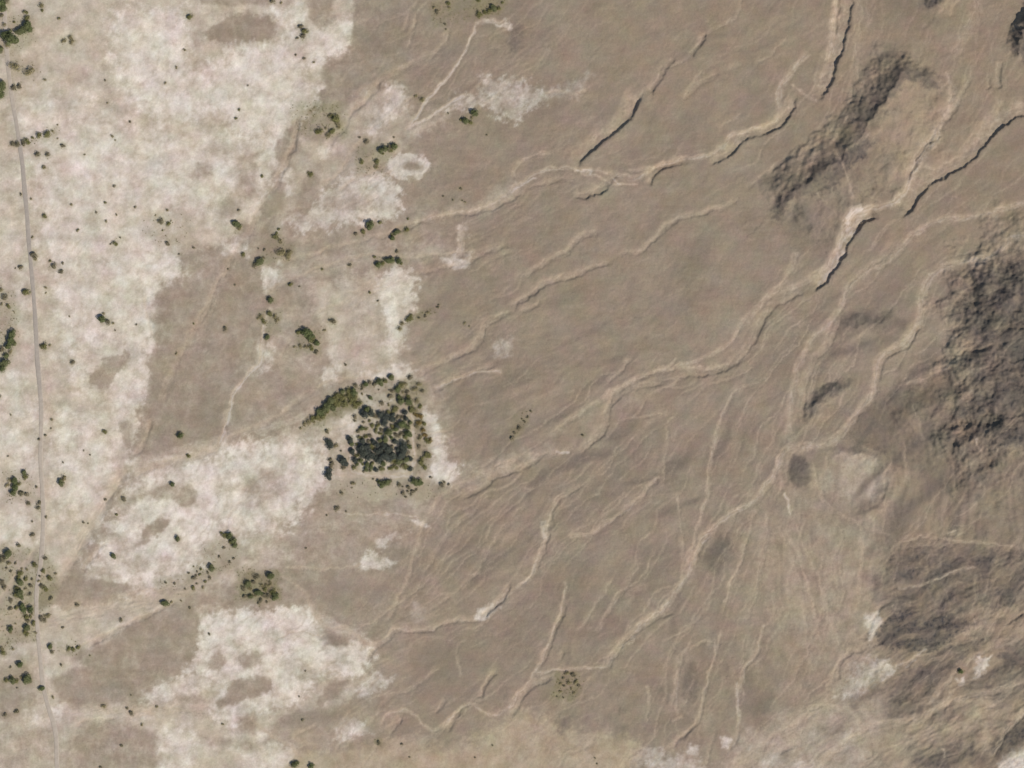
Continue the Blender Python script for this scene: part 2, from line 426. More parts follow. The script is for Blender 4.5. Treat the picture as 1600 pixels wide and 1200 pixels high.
# desert-varnished gravel terraces
for s, f, r, k in (
    ("1308,500 1330,488 1372,492 1420,502 1418,516 1370,524 1330,520 1314,530", 8, 7, .8),
    ("1272,566 1300,545 1350,532 1410,512 1400,530 1360,548 1310,560 1276,568", 6, 5, .6),
    ("1252,664 1256,640 1272,612 1300,598 1332,596 1310,614 1284,630 1268,652", 5, 5, 1),
    ("1296,660 1320,620 1350,606 1356,620 1330,650 1304,664", 10, 8, .45),
    (blob(1249, 735, 17, 28), 5, 5, .95), (blob(1300, 724, 14, 12), 7, 7, .5), (blob(1385, 775, 8, 14), 6, 4, .5),
    (blob(1122, 866, 20, 34, 25), 12, 9, .9),
    (blob(1078, 1068, 14, 34, 8), 7, 7, .9), (blob(1190, 1100, 26, 16, -30), 9, 9, .7), (blob(1035, 885, 18, 26, 25), 12, 9, .5), (blob(1050, 760, 22, 20, 20), 12, 9, .4), (blob(1172, 1085, 15, 40, 10), 10, 8, .45), (blob(1108, 1018, 10, 34, 8), 8, 5, .4),
    (blob(975, 725, 52, 30, -40), 22, 16, .5), (blob(1050, 752, 22, 14), 12, 8, .6), (blob(1000, 690, 40, 20, -30), 18, 12, .4),
    (blob(905, 790, 45, 24, -30), 20, 15, .4), (blob(1010, 900, 60, 26, -50), 22, 14, .5), (blob(900, 905, 46, 20, -60), 20, 14, .5),
    (blob(760, 640, 50, 34, -20), 25, 18, .35), (blob(1040, 1130, 50, 24), 20, 14, .4), (blob(950, 980, 70, 20, -50), 20, 14, .35),
    (blob(1410, 300, 60, 24, -35), 24, 16, .25), (blob(1500, 300, 80, 18, -35), 24, 16, .35), (blob(1540, 440, 60, 22, -35), 24, 16, .35),
    (blob(1385, 460, 60, 26, -40), 24, 16, .4), (blob(1330, 370, 60, 20, -45), 24, 16, .2), (blob(1225, 560, 50, 26, -60), 24, 16, .45),
    (blob(830, 990, 60, 30, -45), 26, 16, .35), (blob(700, 1040, 70, 30, -35), 26, 16, .35), (blob(545, 930, 60, 24, -5), 24, 16, .3),
    (blob(806, 58, 13, 24, 10), 6, 7, 1), (blob(806, 58, 8, 16, 10), 5, 5, 1), (blob(690, 100, 50, 24, -50), 20, 14, .3), (blob(600, 60, 50, 40, -60), 24, 14, .35),
    (blob(1395, 520, 30, 14), 12, 10, .3), (blob(1580, 1140, 40, 30, -50), 18, 15, .5),
    (blob(520, 1000, 22, 8, 10), 6, 5, .6), (blob(500, 1120, 60, 14, -8), 14, 10, .4), (blob(330, 640, 50, 30, -60), 22, 14, .3),
    (blob(1395, 20, 60, 26, 5), 24, 20, .3), (blob(1300, 1135, 25, 10, -20), 8, 6, .5), (blob(740, 850, 44, 26, -60), 24, 14, .35),
):
    paint("varnish", s, f, r, k)
paint("sand", blob(1335, 745, 52, 42), 14, 10, .38)
for s, w, k in (("1270,710 1300,700 1345,702 1384,722 1396,760 1380,790 1340,806", 5, .45), ("1285,770 1310,800 1350,812", 5, .3), ("1310,716 1306,742 1312,770", 6, .4), ("1372,716 1380,740", 7, .5), ("1380,770 1388,784", 7, .6)):
    Wq, dq, sq, aq, Lq = line_field(pts(s), 16)
    MASKS["varnish"][Wq] = np.maximum(MASKS["varnish"][Wq], np.exp(-(dq / w) ** 2) * k * sstep(0, .15, aq) * sstep(0, .15, 1 - aq))
# bare dark rocky ground, plus shade painted on the small hills' north-west faces
for s, f, r, k in (
    ("1490,470 1520,440 1545,415 1620,395 1800,320 2100,300 2100,760 1800,750 1600,705 1560,700 1520,680 1500,640 1530,600 1540,560 1500,510", 14, 22, .92),
    ("1500,480 1500,450 1530,430 1540,480 1520,500", 8, 14, .5),
    ("1330,655 1370,630 1430,605 1500,580 1520,640 1560,700 1620,720 1620,790 1560,800 1470,770 1430,740 1400,730 1370,702 1330,700", 10, 16, .55),
    ("1440,720 1520,740 1620,720 1700,860 1560,850 1480,830 1440,780", 18, 18, .3),
    ("1205,342 1206,318 1222,304 1246,290 1264,266 1290,242 1316,240 1330,232 1352,222 1370,222 1350,246 1330,262 1312,286 1300,300 1270,306 1236,312 1228,330 1214,344", 6, 9, .85),  # crescent hill: shade of its north-west face darkened into the colour
    ("1225,330 1270,300 1310,300 1330,330 1310,380 1290,395 1262,380 1240,360", 10, 10, .42),
    ("1320,262 1350,262 1390,290 1370,310 1330,300", 12, 10, .42),
    ("1326,186 1336,150 1354,160 1380,120 1400,96 1430,104 1456,118 1466,140 1440,132 1412,128 1398,146 1382,168 1376,190 1352,194 1336,190", 7, 10, .7),  # next hill north: dark stone with its north-west shade painted in
    ("1324,180 1322,200 1345,215 1380,190 1370,170 1340,165", 12, 10, .35),
    ("1436,-14 1472,-14 1474,4 1460,14 1446,8", 5, 7, .9), ("1360,-20 1480,-20 1450,26 1390,20", 16, 14, .25),
    ("1580,90 1578,60 1592,36 1604,10 1700,-20 1700,100 1600,100 1590,82", 6, 8, .85),
    ("1386,892 1384,866 1412,848 1500,850 1560,858 1620,860 1800,870 1800,960 1620,930 1540,950 1480,960 1430,962 1400,950 1380,945 1370,928 1386,910", 9, 14, .5),
    ("1376,985 1386,960 1420,952 1470,950 1520,975 1470,1010 1440,1022 1400,1016 1368,1006", 6, 12, .72),
    ("1378,1070 1410,1052 1440,1036 1480,1010 1530,990 1520,1015 1480,1050 1440,1060 1400,1076 1350,1098 1330,1090", 7, 10, .5),
    ("1394,1126 1380,1112 1400,1090 1440,1096 1460,1106 1440,1122", 8, 8, .45),
    ("1554,1060 1570,1010 1620,990 1800,980 1800,1080 1620,1070 1580,1070 1560,1092 1534,1086 1540,1072", 9, 12, .55),
    ("1550,1186 1570,1156 1600,1124 1700,1080 1700,1150 1600,1160 1570,1190", 6, 8, .65),
    ("1420,1170 1470,1150 1520,1150 1500,1170 1440,1210", 14, 12, .3),
    ("1536,880 1600,870 1700,880 1700,930 1560,930", 18, 16, .4),
    (blob(1218, 790, 12, 10), 8, 8, .3),
    ("1210,340 1240,300 1300,240 1350,220 1400,230 1390,290 1350,320 1310,380 1280,400 1245,380", 22, 14, .38),
    ("1252,664 1256,640 1272,612 1300,598 1332,592 1316,612 1288,628 1268,650", 5, 5, .55),
    (blob(1249, 735, 16, 27), 5, 5, .4), (blob(1122, 866, 16, 30, 25), 12, 9, .35),
    ("1310,500 1330,490 1372,494 1420,502 1390,512 1350,508", 9, 7, .35), ("1274,562 1310,545 1360,532 1340,548 1300,560", 6, 5, .4),
    ("1386,868 1420,850 1500,852 1600,860 1620,878 1500,892 1450,900 1390,908", 6, 9, .55), ("1376,976 1390,960 1460,948 1470,958 1420,978 1390,990", 5, 8, .6), ("1378,1002 1410,996 1440,984 1436,1000 1400,1014", 4, 7, .6),
    ("1450,1000 1476,988 1490,996 1464,1012", 5, 6, .6), ("1386,1090 1420,1040 1470,1014 1500,1010 1490,1050 1450,1090 1420,1118 1380,1120", 8, 9, .5), ("1580,1040 1620,1000 1700,1000 1700,1120 1600,1090", 8, 9, .5),
    ("1545,1160 1580,1130 1620,1110 1620,1150 1580,1165 1556,1188", 6, 7, .6), ("1420,1180 1460,1160 1520,1160 1540,1190 1440,1210", 9, 9, .5), ("1360,900 1376,890 1376,945 1366,935", 4, 5, .5),
    (blob(1425, 900, 40, 12, -5), 12, 12, .5), (blob(1440, 940, 50, 14, -8), 12, 12, .5), (blob(1440, 1000, 40, 10, -25), 12, 12, .5),
    ("1500,560 1540,480 1620,430 1700,430 1700,720 1540,690", 22, 22, .75),
):
    paint("rock_and_shade", s, f, r, k)
paint("brown", "1340,640 1500,560 1560,700 1600,800 1600,850 1440,830 1400,760 1330,690", 20, 20, .5)
paint("brown", "1390,830 1600,830 1600,1210 1480,1210 1400,1100 1350,1020", 30, 25, .6)
paint("brown", "900,0 1300,-20 1280,140 1100,200 960,150", 60, 30, .35)
paint("brown", "1250,-60 1640,-60 1640,420 1400,420 1240,300", 60, 30, .5)
# olive tint where herbs and litter cover the ground
for s, k in (
    ("-40,30 50,20 56,60 20,90 -40,100", .35), ("10,96 62,96 62,124 14,124", .3),
    ("30,220 90,200 95,210 40,232", .4), ("-20,440 24,450 30,500 20,560 -20,600", .4), ("0,730 50,730 52,780 0,790", .3),
    ("-20,850 60,860 92,890 84,930 60,1000 40,1000 -20,1030", .45), ("370,890 440,890 438,940 372,940", .55),
    ("450,155 540,160 540,215 500,220 460,210", .4), ("560,225 620,225 600,270 555,275", .35),
    ("425,362 460,385 458,410 400,420 405,395", .35), ("404,486 440,486 436,530 408,520", .35), ("460,508 505,512 500,550 460,550", .4),
    ("585,400 640,400 640,416 588,420", .35), ("466,672 500,645 520,620 560,598 640,588 664,604 660,640 676,690 670,730 648,740 640,640 600,640 560,640 500,655", .22), ("466,672 500,645 520,620 556,604 566,640 540,645 505,662", .6), ("566,600 640,588 664,604 660,640 676,690 670,730 648,740 644,700 640,640 622,628 620,606", .4),
    ("560,640 640,640 642,735 560,735", .08), ("240,905 310,890 330,900 300,930 260,950", .3), ("340,835 372,835 370,885 330,905 290,900", .25),
    ("624,496 680,480 684,490 630,512", .4), ("866,1050 908,1046 908,1090 866,1095", .45), ("670,0 800,-10 780,20 745,30 680,40", .35),
    ("90,1005 130,1005 128,1022 92,1022", .35), ("810,640 830,640 805,690 795,686", .3), ("480,60 462,40 484,40", .35),
    ("505,740 700,745 700,780 520,780", .18), ("200,340 300,330 310,390 250,390", .18), ("500,270 430,300 400,340 440,330", .15),
):
    paint("scrub", s, 7, 9, k)

# ------------------------------------------------------------------ washes, banks and threads of pale sand
R_ = scarp
R_("1332,-60 1331,20 1323,50 1315,85 1307,110 1298,132 1290,148 1276,158", 7.5, 22, .5)
R_("1318,-60 1313,10 1309,40 1306,60", 2.5, 8, .35)
R_("1246,146 1243,165 1229,190 1214,203 1194,212 1168,217 1154,227 1145,241 1130,252 1108,258", 6, 15, .45)
R_("1105,50 1097,74 1082,90", 3.4, 10, .1)
R_("1058,92 1040,110 1028,130 1021,150", 3.2, 12, .2)
R_("1008,146 996,160 991,184 962,206 935,230 910,248 903,262", 5.5, 20, .35)
R_("1128,115 1100,130 1080,146 1066,162", 1.2, 10, .12)
R_("1078,254 1040,262 1024,272 1017,292", 4, 12, .3)
R_("968,274 956,283 946,297 928,308 896,310", 4, 14, .3)
R_("905,286 880,283 850,290 820,300", 1.3, 10, .25)
R_("820,300 796,318 770,330 735,336 700,341", 2.2, 9, .4)
R_("1630,170 1600,180 1578,190 1560,202 1545,221 1530,240 1508,260 1480,276 1458,286 1441,302 1429,320 1416,337 1398,343", 7, 26, .4)
R_("1377,338 1352,348 1343,354 1329,376 1320,402 1310,418 1297,434 1284,449 1270,456", 7.5, 20, .65)
R_("1268,452 1240,468 1212,478 1196,500 1184,530 1165,556 1150,572 1128,584 1090,590 1050,592", 2.4, 18, .3)
R_("1475,210 1442,232 1428,262 1420,290", 3.2, 12, .35)
R_("1520,120 1500,165 1470,200", 1.5, 10, .25)
R_("1567,96 1563,118 1565,140", 3.2, 9, .3)
R_("1546,120 1548,140", 1.8, 6, .1)
R_("945,362 930,369 912,372 898,384 885,402 860,412 836,424 820,442", 1.4, 12, .3)
R_("962,410 935,418 905,431 880,440 860,444 844,454 828,466 806,480 800,486", 2.6, 11, .35)
R_("846,476 830,484 812,492", 1.5, 7, .3)
R_("796,494 780,500 762,508 756,530 744,548 728,556 700,566", 1.6, 12, .3)
R_("780,570 740,585 700,600 672,616", 1.1, 9, .3)
R_("1165,305 1136,322 1105,336 1068,342 1048,352 1034,366 1018,382 1000,398 960,402", 1.5, 9, .25)
R_("1252,238 1232,252 1215,262 1190,280 1168,300", 1.3, 9, .15)
R_("1045,600 1010,606 985,612 968,622 955,640 951,664 945,680 925,698 900,716", 2.2, 16, .35)
R_("852,716 830,728 800,740 776,748 758,764 722,784", 2.6, 12, .4)
R_("990,560 975,578 950,600", 1.5, 8, .3)
R_("912,762 885,774 870,790 861,808 868,826", 2.0, 10, .25)
R_("862,832 856,850 846,880 842,896", 2.2, 8, .5)
R_("800,914 792,934 776,948 756,968", 3.2, 10, .5)
R_("755,972 720,973 696,976 678,986 652,990 622,986 606,1002 584,1018 578,1040", 1.9, 10, .35)
R_("1060,962 1040,962 1000,985 976,1010 958,1034 950,1056", 1.9, 14, .35)
R_("890,940 882,962 866,1000 856,1030 842,1048", 2.3, 11, .35)
R_("884,1018 872,1036", 1.6, 8, .2)
R_("866,1062 846,1068 826,1078 812,1104 800,1124", 2.3, 11, .4)
R_("778,1050 762,1068 754,1094", 2.3, 9, .3)
R_("724,1112 710,1130 700,1146", 2.6, 10, .3)
R_("632,1120 622,1134 608,1152", 2.6, 9, .3)
R_("700,1096 690,1106 682,1116", 1.5, 8, .2)
R_("545,145 590,130 600,122", 1, 7, .1)
R_("598,118 592,140 580,155 556,172 546,190 538,206 520,222 515,240", 1.5, 10, .3)
R_("706,40 700,76 650,98 618,118 600,124", 1.2, 9, .25)
R_("655,30 646,56 640,80", 1.0, 8, .2)
R_("472,176 466,210 459,240 447,264 436,292 424,310", 1.8, 10, .2)
R_("240,656 232,684 222,704 214,716", 1.5, 8, .3)
R_("232,462 240,520 243,530", .9, 7, .1)
R_("285,940 268,948 236,964 192,984 152,1008 128,1016", 1.3, 9, .3)
R_("200,860 160,848 130,900", .9, 9, .1)
R_("806,384 782,390 752,400 732,414 690,422 650,432", 1.4, 9, .25)
R_("665,345 640,358 616,366 590,374", 1.2, 10, .2)
R_("1440,505 1430,530 1420,544 1384,560 1378,578 1376,600", 2.6, 15, .5)
R_("1378,602 1366,628 1342,652 1316,690", 1.5, 14, .5)
R_("1316,480 1314,505 1300,540 1275,565 1262,600 1254,664", 1.6, 16, .3)
R_("1545,536 1510,548 1485,570 1450,592", 1.6, 9, .25)
R_("1404,378 1390,400 1350,425 1318,455", .9, 9, .2)
R_("1600,390 1568,398 1545,410 1490,420", 1.3, 9, .3)
R_("1395,940 1376,952 1360,985 1350,1006", 2.2, 8, .1)
R_("1350,1018 1326,1022 1314,1040 1310,1066", 2.4, 9, .2)
R_("1600,960 1580,972 1570,984", 2.4, 9, .1)
R_("1610,1112 1592,1126 1572,1152 1552,1186", 2.6, 12, .5)
R_("1300,1100 1282,1108 1262,1114", 1.8, 8, .1)
R_("1500,1094 1460,1122 1420,1134 1380,1142", 1.8, 12, .45)
R_("1560,1086 1500,1092 1480,1100", 1.3, 10, .3)
R_("1255,1166 1230,1172 1218,1180", 1.8, 9, .1)
R_("1340,1200 1370,1180 1350,1190", 1.2, 8, .1)
R_("1290,250 1312,246", 1.0, 6, .1)
R_("1095,1130 1070,1150 1050,1172", 1.8, 8, .35)
R_("1190,1010 1180,1032 1164,1046 1160,1072 1152,1086", 1.6, 7, .35)
R_("1064,1020 1060,1060 1056,1094 1050,1110", 1.2, 8, .25)
R_("1160,1140 1142,1176", 1.4, 8, .1)
R_("1120,1145 1105,1200", .9, 8, .1)
R_("1040,742 1000,782 960,812 935,828", .9, 9, .3)
R_("1110,830 1098,850 1088,890", 1.2, 10, .35)
R_("1385,868 1396,856 1412,850 1500,848", 1.0, 7, .25)
R_("540,740 560,746 600,748 650,748", .35, 5, .0)

S_ = streak
for s, w, k in (
    ("1312,-60 1306,20 1298,70 1292,100", 10, .55), ("1265,80 1240,108 1224,130 1216,150 1218,175", 9, .6), ("1236,130 1262,150 1276,158", 4, .5),
    ("1222,170 1212,192 1170,205 1140,214 1126,232 1100,246 1060,250 1030,256 1010,272 990,280 968,276 950,268", 8, .6), ("1000,290 960,288 930,276 906,268", 5, .6), ("1045,256 1020,262 980,268", 4, .5), ("1010,140 990,168 972,196 930,226 905,248 895,262", 7, .45), ("1100,60 1070,96 1040,106", 5, .25),
    ("970,285 950,268 905,265 870,262 840,268 815,286 795,300 780,314 745,327 700,333 660,345 630,354", 7, .6), ("862,240 830,242 808,258 800,280", 5, .45),
    ("838,275 815,290 800,302", 3, .9), ("900,266 925,266 920,274", 6, .8), ("955,276 972,290", 3, .9), ("1000,150 985,170 975,190 940,215 905,240", 14, .25),
    ("645,352 600,366 560,378 510,390 470,402 430,412", 7, .35), ("700,395 640,405 600,397 540,405 500,420 450,440 408,462", 6, .35),
    ("1105,600 1150,590 1180,575", 5, .2), ("1490,140 1478,180 1462,212 1440,240", 9, .5), ("1465,190 1464,215 1440,240 1424,280 1412,306 1385,324 1345,328 1322,346 1312,380 1300,410", 12, .62),
    ("1348,322 1330,332 1320,350", 14, .9), ("1435,258 1470,265 1510,240 1540,210", 9, .35),
    ("1300,412 1270,430 1250,448 1216,454 1186,476 1166,500 1150,530 1136,552", 10, .42), ("1246,392 1240,410 1228,436 1208,458 1192,474", 8, .45),
    ("1176,484 1158,505 1148,530 1130,545 1100,560 1050,575 1004,588", 7, .5), ("1180,545 1140,572 1100,578 1040,574 1004,586 976,602 944,620 900,650 866,672 858,690", 8, .5),
    ("1010,585 985,600 960,612 948,640 940,655", 7, .45), ("905,675 898,695 880,708 850,708 820,714 790,722 740,748 700,768 676,792 660,820 650,860 640,900 620,940 600,980", 7, .4),
    ("866,705 890,708", 4, .8), ("1000,590 1040,576 1060,560", 4, .5), ("1040,648 1000,652 980,655", 4, .3),
    ("1640,362 1600,370 1576,370 1562,394 1536,408 1492,411 1456,428 1441,460 1440,490 1430,520 1408,540 1374,558 1368,600 1362,622 1338,650 1308,690 1262,700 1225,705", 13, .58),
    ("1640,310 1580,322 1540,338 1470,342 1430,362 1410,386 1388,410 1345,430 1322,452 1314,480 1304,500 1276,520 1252,560 1238,600 1234,650 1230,700", 9, .55),
    ("1306,505 1268,600 1258,660", 12, .3), ("1560,535 1520,545 1496,562 1476,578 1450,594 1410,600", 6, .38),
    ("1245,690 1225,705 1215,730 1200,760 1170,790 1130,812 1100,838 1086,866 1076,900 1054,930", 9, .6), ("1226,770 1232,790 1237,804", 3, .95), ("1222,700 1218,740 1226,768", 7, .4),
    ("1175,600 1146,610 1132,640 1118,682 1108,730 1108,770 1096,800 1084,850 1068,900", 6, .5), ("1044,660 1040,700 1036,740 1034,762", 5, .3), ("1058,765 1066,830 1067,890", 5, .26),
    ("895,768 872,782 860,806 854,828 848,850 838,880 832,904 812,916 792,932 776,948 745,968", 6, .55), ("850,820 846,838 856,836", 8, .6), ("838,876 828,902 812,914", 5, .6),
    ("750,968 700,972 676,984 655,984 640,986 614,982 604,998 580,1010 560,996 538,978 520,985 498,972 486,945 478,925", 6, .55),
    ("1076,896 1054,925 1046,946 1010,968 984,1000 958,1028 948,1046", 10, .6), ("950,1040 938,1046 890,1044 850,1048 830,1056", 5, .6), ("1035,740 1000,782 960,810 934,828 920,838 884,836", 6, .55),
    ("884,900 882,940 866,984 850,1020 834,1056 806,1088 790,1110 774,1121 756,1114 740,1098 726,1100 704,1124 690,1140 668,1140 652,1122 634,1108 612,1112 598,1126 596,1148", 5, .62),
    ("868,1056 850,1064 828,1060", 5, .4), ("778,1046 760,1060 752,1080", 4, .45), ("1104,1010 1112,1000 1082,1010 1064,1030 1058,1070", 4, .4),
    ("1130,980 1112,1040 1098,1090 1094,1120 1060,1158 1046,1180", 4, .5), ("1050,1126 1068,1120", 4, .4), ("1194,970 1184,1026 1164,1040 1162,1066 1152,1084 1156,1120 1152,1144", 4, .6), ("1012,1070 1016,1090 1010,1130", 5, .38),
    ("1148,1062 1152,1100", 3, .3), ("1396,990 1362,1008 1322,1056 1296,1098 1250,1140 1190,1180 1130,1210", 22, .32), ("1318,1018 1306,1044 1292,1074", 5, .4),
    ("1640,1050 1590,1066 1560,1080 1500,1088 1460,1114 1420,1126 1380,1128 1346,1140 1300,1180 1270,1210", 9, .5), ("1610,1106 1576,1140 1552,1180", 5, .6), ("1474,1170 1476,1186", 4, .6),
    ("1640,858 1590,854 1540,850 1480,844 1440,838 1404,848 1388,862", 4, .4), ("1495,830 1480,834", 6, .6), ("1450,1012 1430,1030 1412,1042", 5, .7), ("1520,940 1524,976", 3, .4), ("1395,945 1392,950", 4, .5),
    ("1305,236 1320,268 1334,312", 5, .45), ("1274,300 1300,330 1320,345", 4, .2), ("1390,325 1330,290", 4, .1), ("1522,680 1530,706", 4, .6), ("1425,630 1434,660 1442,690", 5, .3), ("1412,690 1420,730 1414,760", 8, .35),
    ("424,478 413,505 411,560 396,578 376,600 363,616 358,645 354,668 344,690 334,706", 6, .85), ("354,640 352,680", 8, .5), ("345,700 300,715 260,722 208,742", 10, .5),
    ("745,32 738,60 724,84 706,112 692,128 668,156 650,184 636,200", 5, .75), ("788,34 765,30 742,38", 5, .6), ("730,148 706,158 690,168 670,186 646,196 630,204", 5, .8), ("852,148 870,140 900,150 918,138", 4, .4),
    ("605,118 590,128 580,150 554,172", 5, .35), ("690,80 640,106 606,124", 4, .25), ("628,50 640,20", 5, .2),
    ("800,486 762,500 750,530 734,548 700,562 670,574 646,590", 9, .42), ("786,580 744,582 720,590 676,608", 4, .7), ("640,592 600,596 560,590 500,600 450,640 420,660 380,672 350,690", 7, .35),
    ("745,393 700,396 670,400", 4, .6), ("722,352 722,400", 10, .35), ("735,425 760,412 800,390", 4, .2), ("925,360 900,374 880,396 850,410 820,434", 8, .3), ("880,433 856,436 830,458 800,478", 6, .45), ("1050,346 1036,352 1024,370 1008,390", 6, .4), ("1156,310 1120,330 1075,338", 5, .3),
    ("444,886 476,890 520,888 552,889 566,878", 4, .55), ("500,799 560,803 620,803 650,806 662,814", 3, .75), ("545,700 546,722 556,741 600,745 636,746 647,728 648,690 645,650 640,640", 6, .9), ("510,738 560,746", 3, .4),
    ("648,640 634,600", 3, .3), ("438,900 466,912 478,930", 5, .45), ("600,975 640,930 680,900", 4, .3), ("560,985 600,960 640,930", 4, .25), ("720,1060 712,1010 730,1000", 5, .2),
    ("62,850 42,878 24,900 8,930 -20,960", 7, .45), ("100,950 180,938 260,920 300,905", 12, .25), ("-10,965 100,962 180,950 240,940", 14, .25), ("90,1020 120,1012 180,985 230,960", 5, .2), ("110,1136 128,1126 180,1124", 5, .2),
    ("196,730 170,780 140,830 112,880 90,920", 12, .3), ("265,1056 262,1010 290,1010", 3, .1), ("205,1050 225,1030 230,1000", 3, .2), ("500,1130 480,1140 450,1150 500,1170", 5, .35), ("400,1108 392,1130 420,1146 460,1170 500,1196", 5, .5),
    ("604,260 560,275 530,300", 6, .3), ("470,205 455,230 445,250", 8, .3), ("575,215 545,240 535,270 500,290", 7, .3), ("420,300 400,340 380,380 350,420 330,470 300,520 260,600 250,640", 9, .3),
    ("380,396 350,430 335,470 315,520", 12, .22), ("1168,-40 1160,0 1150,28 1118,44 1086,60", 5, .25), ("1230,60 1200,90 1180,100", 4, .15), ("1100,110 1070,145", 5, .25), ("1160,180 1120,200", 4, .15), ("1344,-20 1340,100 1330,160 1310,200 1290,230 1250,260", 14, .22),
    ("1350,120 1330,200", 8, .15), ("1490,90 1530,20 1520,-40", 20, .25), ("1480,110 1490,150", 10, .3), ("1560,150 1562,180 1570,190", 7, .3), ("1640,150 1600,190", 5, .4),
    ("1180,790 1165,860 1140,910 1130,950", 4, .4), ("1225,825 1250,870 1265,920 1275,970 1285,1000", 4, .4), ("1080,1000 1065,1025 1060,1060 1055,1100 1060,1120", 4, .5),
    ("1115,995 1118,1025 1105,1060 1098,1095 1095,1120 1080,1140 1055,1155", 4, .5), ("1050,940 1035,957 1005,970 985,995 960,1015 950,1035", 7, .5), ("1600,862 1500,858 1400,900", 2, .0),
    ("1400,920 1450,910 1490,895 1530,885", 4, .6), ("1415,890 1450,885", 4, .4), ("1395,1040 1420,1035 1436,1020", 5, .6), ("1360,1150 1330,1110 1290,1105 1225,1140 1180,1175", 9, .35), ("1430,860 1500,870 1600,880", 3, .3),
    ("1440,905 1520,925", 3, .2), ("1524,900 1522,960 1524,990", 4, .35), ("1600,1000 1560,1010 1530,1020 1500,1040 1470,1080 1440,1110", 5, .4), ("1300,930 1270,1000 1240,1060 1200,1110", 4, .2),
    ("1235,800 1260,860 1290,920 1300,980 1320,1020", 6, .2), ("1300,700 1280,760 1290,790 1340,820 1400,840", 5, .2), ("1345,800 1350,850 1345,900 1340,960", 7, .35), ("1270,720 1278,760 1288,786", 4, .35), ("1200,800 1195,860 1180,930 1160,980", 8, .2), ("1170,830 1150,900 1130,960", 7, .2),
    ("1215,820 1250,900 1262,1000 1270,1060", 5, .15), ("1180,760 1140,820 1130,850", 5, .2), ("960,900 930,950 900,990", 6, .16), ("1000,880 960,940 930,990", 8, .2), ("690,1040 640,1080 600,1090", 8, .15), ("830,780 780,830 740,900 700,940 660,950", 10, .16), ("770,770 700,830 660,900", 8, .16),
):
    S_("wash", s, w, k)
for s, w, k in (("424,478 413,505 411,560 396,578 376,600 363,616 358,645 354,668 350,690 340,704", 4, .8), ("745,34 738,60 724,84 706,112 692,128 668,156 650,184 636,200", 3, .6),
                ("730,150 706,158 690,168 670,186 646,196 632,203", 4, .7), ("790,36 765,31 742,38", 4, .6), ("1226,770 1232,790 1237,804", 2.5, .6), ("838,276 815,290 800,302", 2, .6), ("898,266 925,267", 4, .5),
                ("354,668 352,690 340,712 300,722 250,735", 9, .5), ("1348,322 1330,332 1320,350", 9, .35), ("64,1100 100,1112 180,1120 260,1120", 6, .4), ("1152,1064 1152,1084 1156,1120", 2.5, .4),
                ("460,360 500,350 530,346 560,352", 5, .6), ("470,330 440,350 430,366", 5, .4), ("590,1050 575,1066 556,1080", 5, .5), ("850,812 846,836 854,846", 5, .4), ("840,875 830,900 815,912", 4, .4)):
    S_("salt", s, w, k)
for s, w, k in (("1318,20 1316,90 1300,140", 4, .3), ("905,230 890,250", 6, .3)):
    S_("varnish", s, w, k)
# pale feathery rims along the crust in the north
for i in range(26):
    x = 750 + i * 6.4 + _rs.uniform(-3, 3); y = 152 - max(0, i - 15) * 1.6
    S_("salt", [(x - 2, y + 10), (x + 2, y), (x + 7 + _rs.uniform(-3, 5), y - _rs.uniform(6, 26))], 5, _rs.uniform(.15, .42), taper=.35)
for i in range(14):
    x = 352 + i * 7.6; S_("salt", [(x, 90), (x + 1, 78), (x + _rs.uniform(-3, 4), 66 - _rs.uniform(0, 8))], 3, .6)

# ------------------------------------------------------------------ the lie of the land
# fine fluting that follows the old water courses, from north-east to south-west
ang = math.radians(38)
BW = fbm(U0, V0, 330, 2, 181)
al_ = (-U0 * math.cos(ang) + V0 * math.sin(ang)) + 8 * WX2
ac_ = (U0 * math.sin(ang) + V0 * math.cos(ang)) + 60 * BW + 5 * WY2 + 1.2 * WY
flute = 0.42 * vnoise(al_ / 85, ac_ / 12, 301) + 0.22 * vnoise(al_ / 34, ac_ / 6, 302) + 0.7 * vnoise(al_ / 150, ac_ / 30, 303)
flute = flute * (0.55 + 0.6 * RAG2)
# the fan that spreads below the gap at its apex
ax, ay = 1234.0, 690.0
rr = np.hypot(U0 - ax, V0 - ay) + 1; th = np.arctan2(V0 - ay, U0 - ax)
th2 = th + .16 * BW + .05 * WX2 * np.clip(120 / rr, 0, 1) + 0.022 * WY2
fan = 0.30 * vnoise(rr / 80, th2 * 24, 311) + 0.2 * vnoise(rr / 36, th2 * 50, 312) + 0.2 * vnoise(rr / 130, th2 * 12, 313) + .3 * RAG2
fan = fan * (0.6 + 0.6 * RAG2)
fan_in = sstep(1.05, 1.35, th) * (1 - sstep(2.35, 2.8, th)) * sstep(20, 120, rr) * (1 - sstep(520, 800, rr))
flow = flute * (1 - fan_in) + fan * fan_in
east = sstep(400, 760, U0 - 0.25 * (V0 - 600))
rock_soft = MASKS["rock_and_shade"]
H += flow * (0.12 + 0.6 * east) * 0.8
H += fbm(U0, V0, 9, 4, 321, .7) * (0.10 + 0.26 * east)
H += fbm(U0, V0, 150, 3, 331) * 1.5
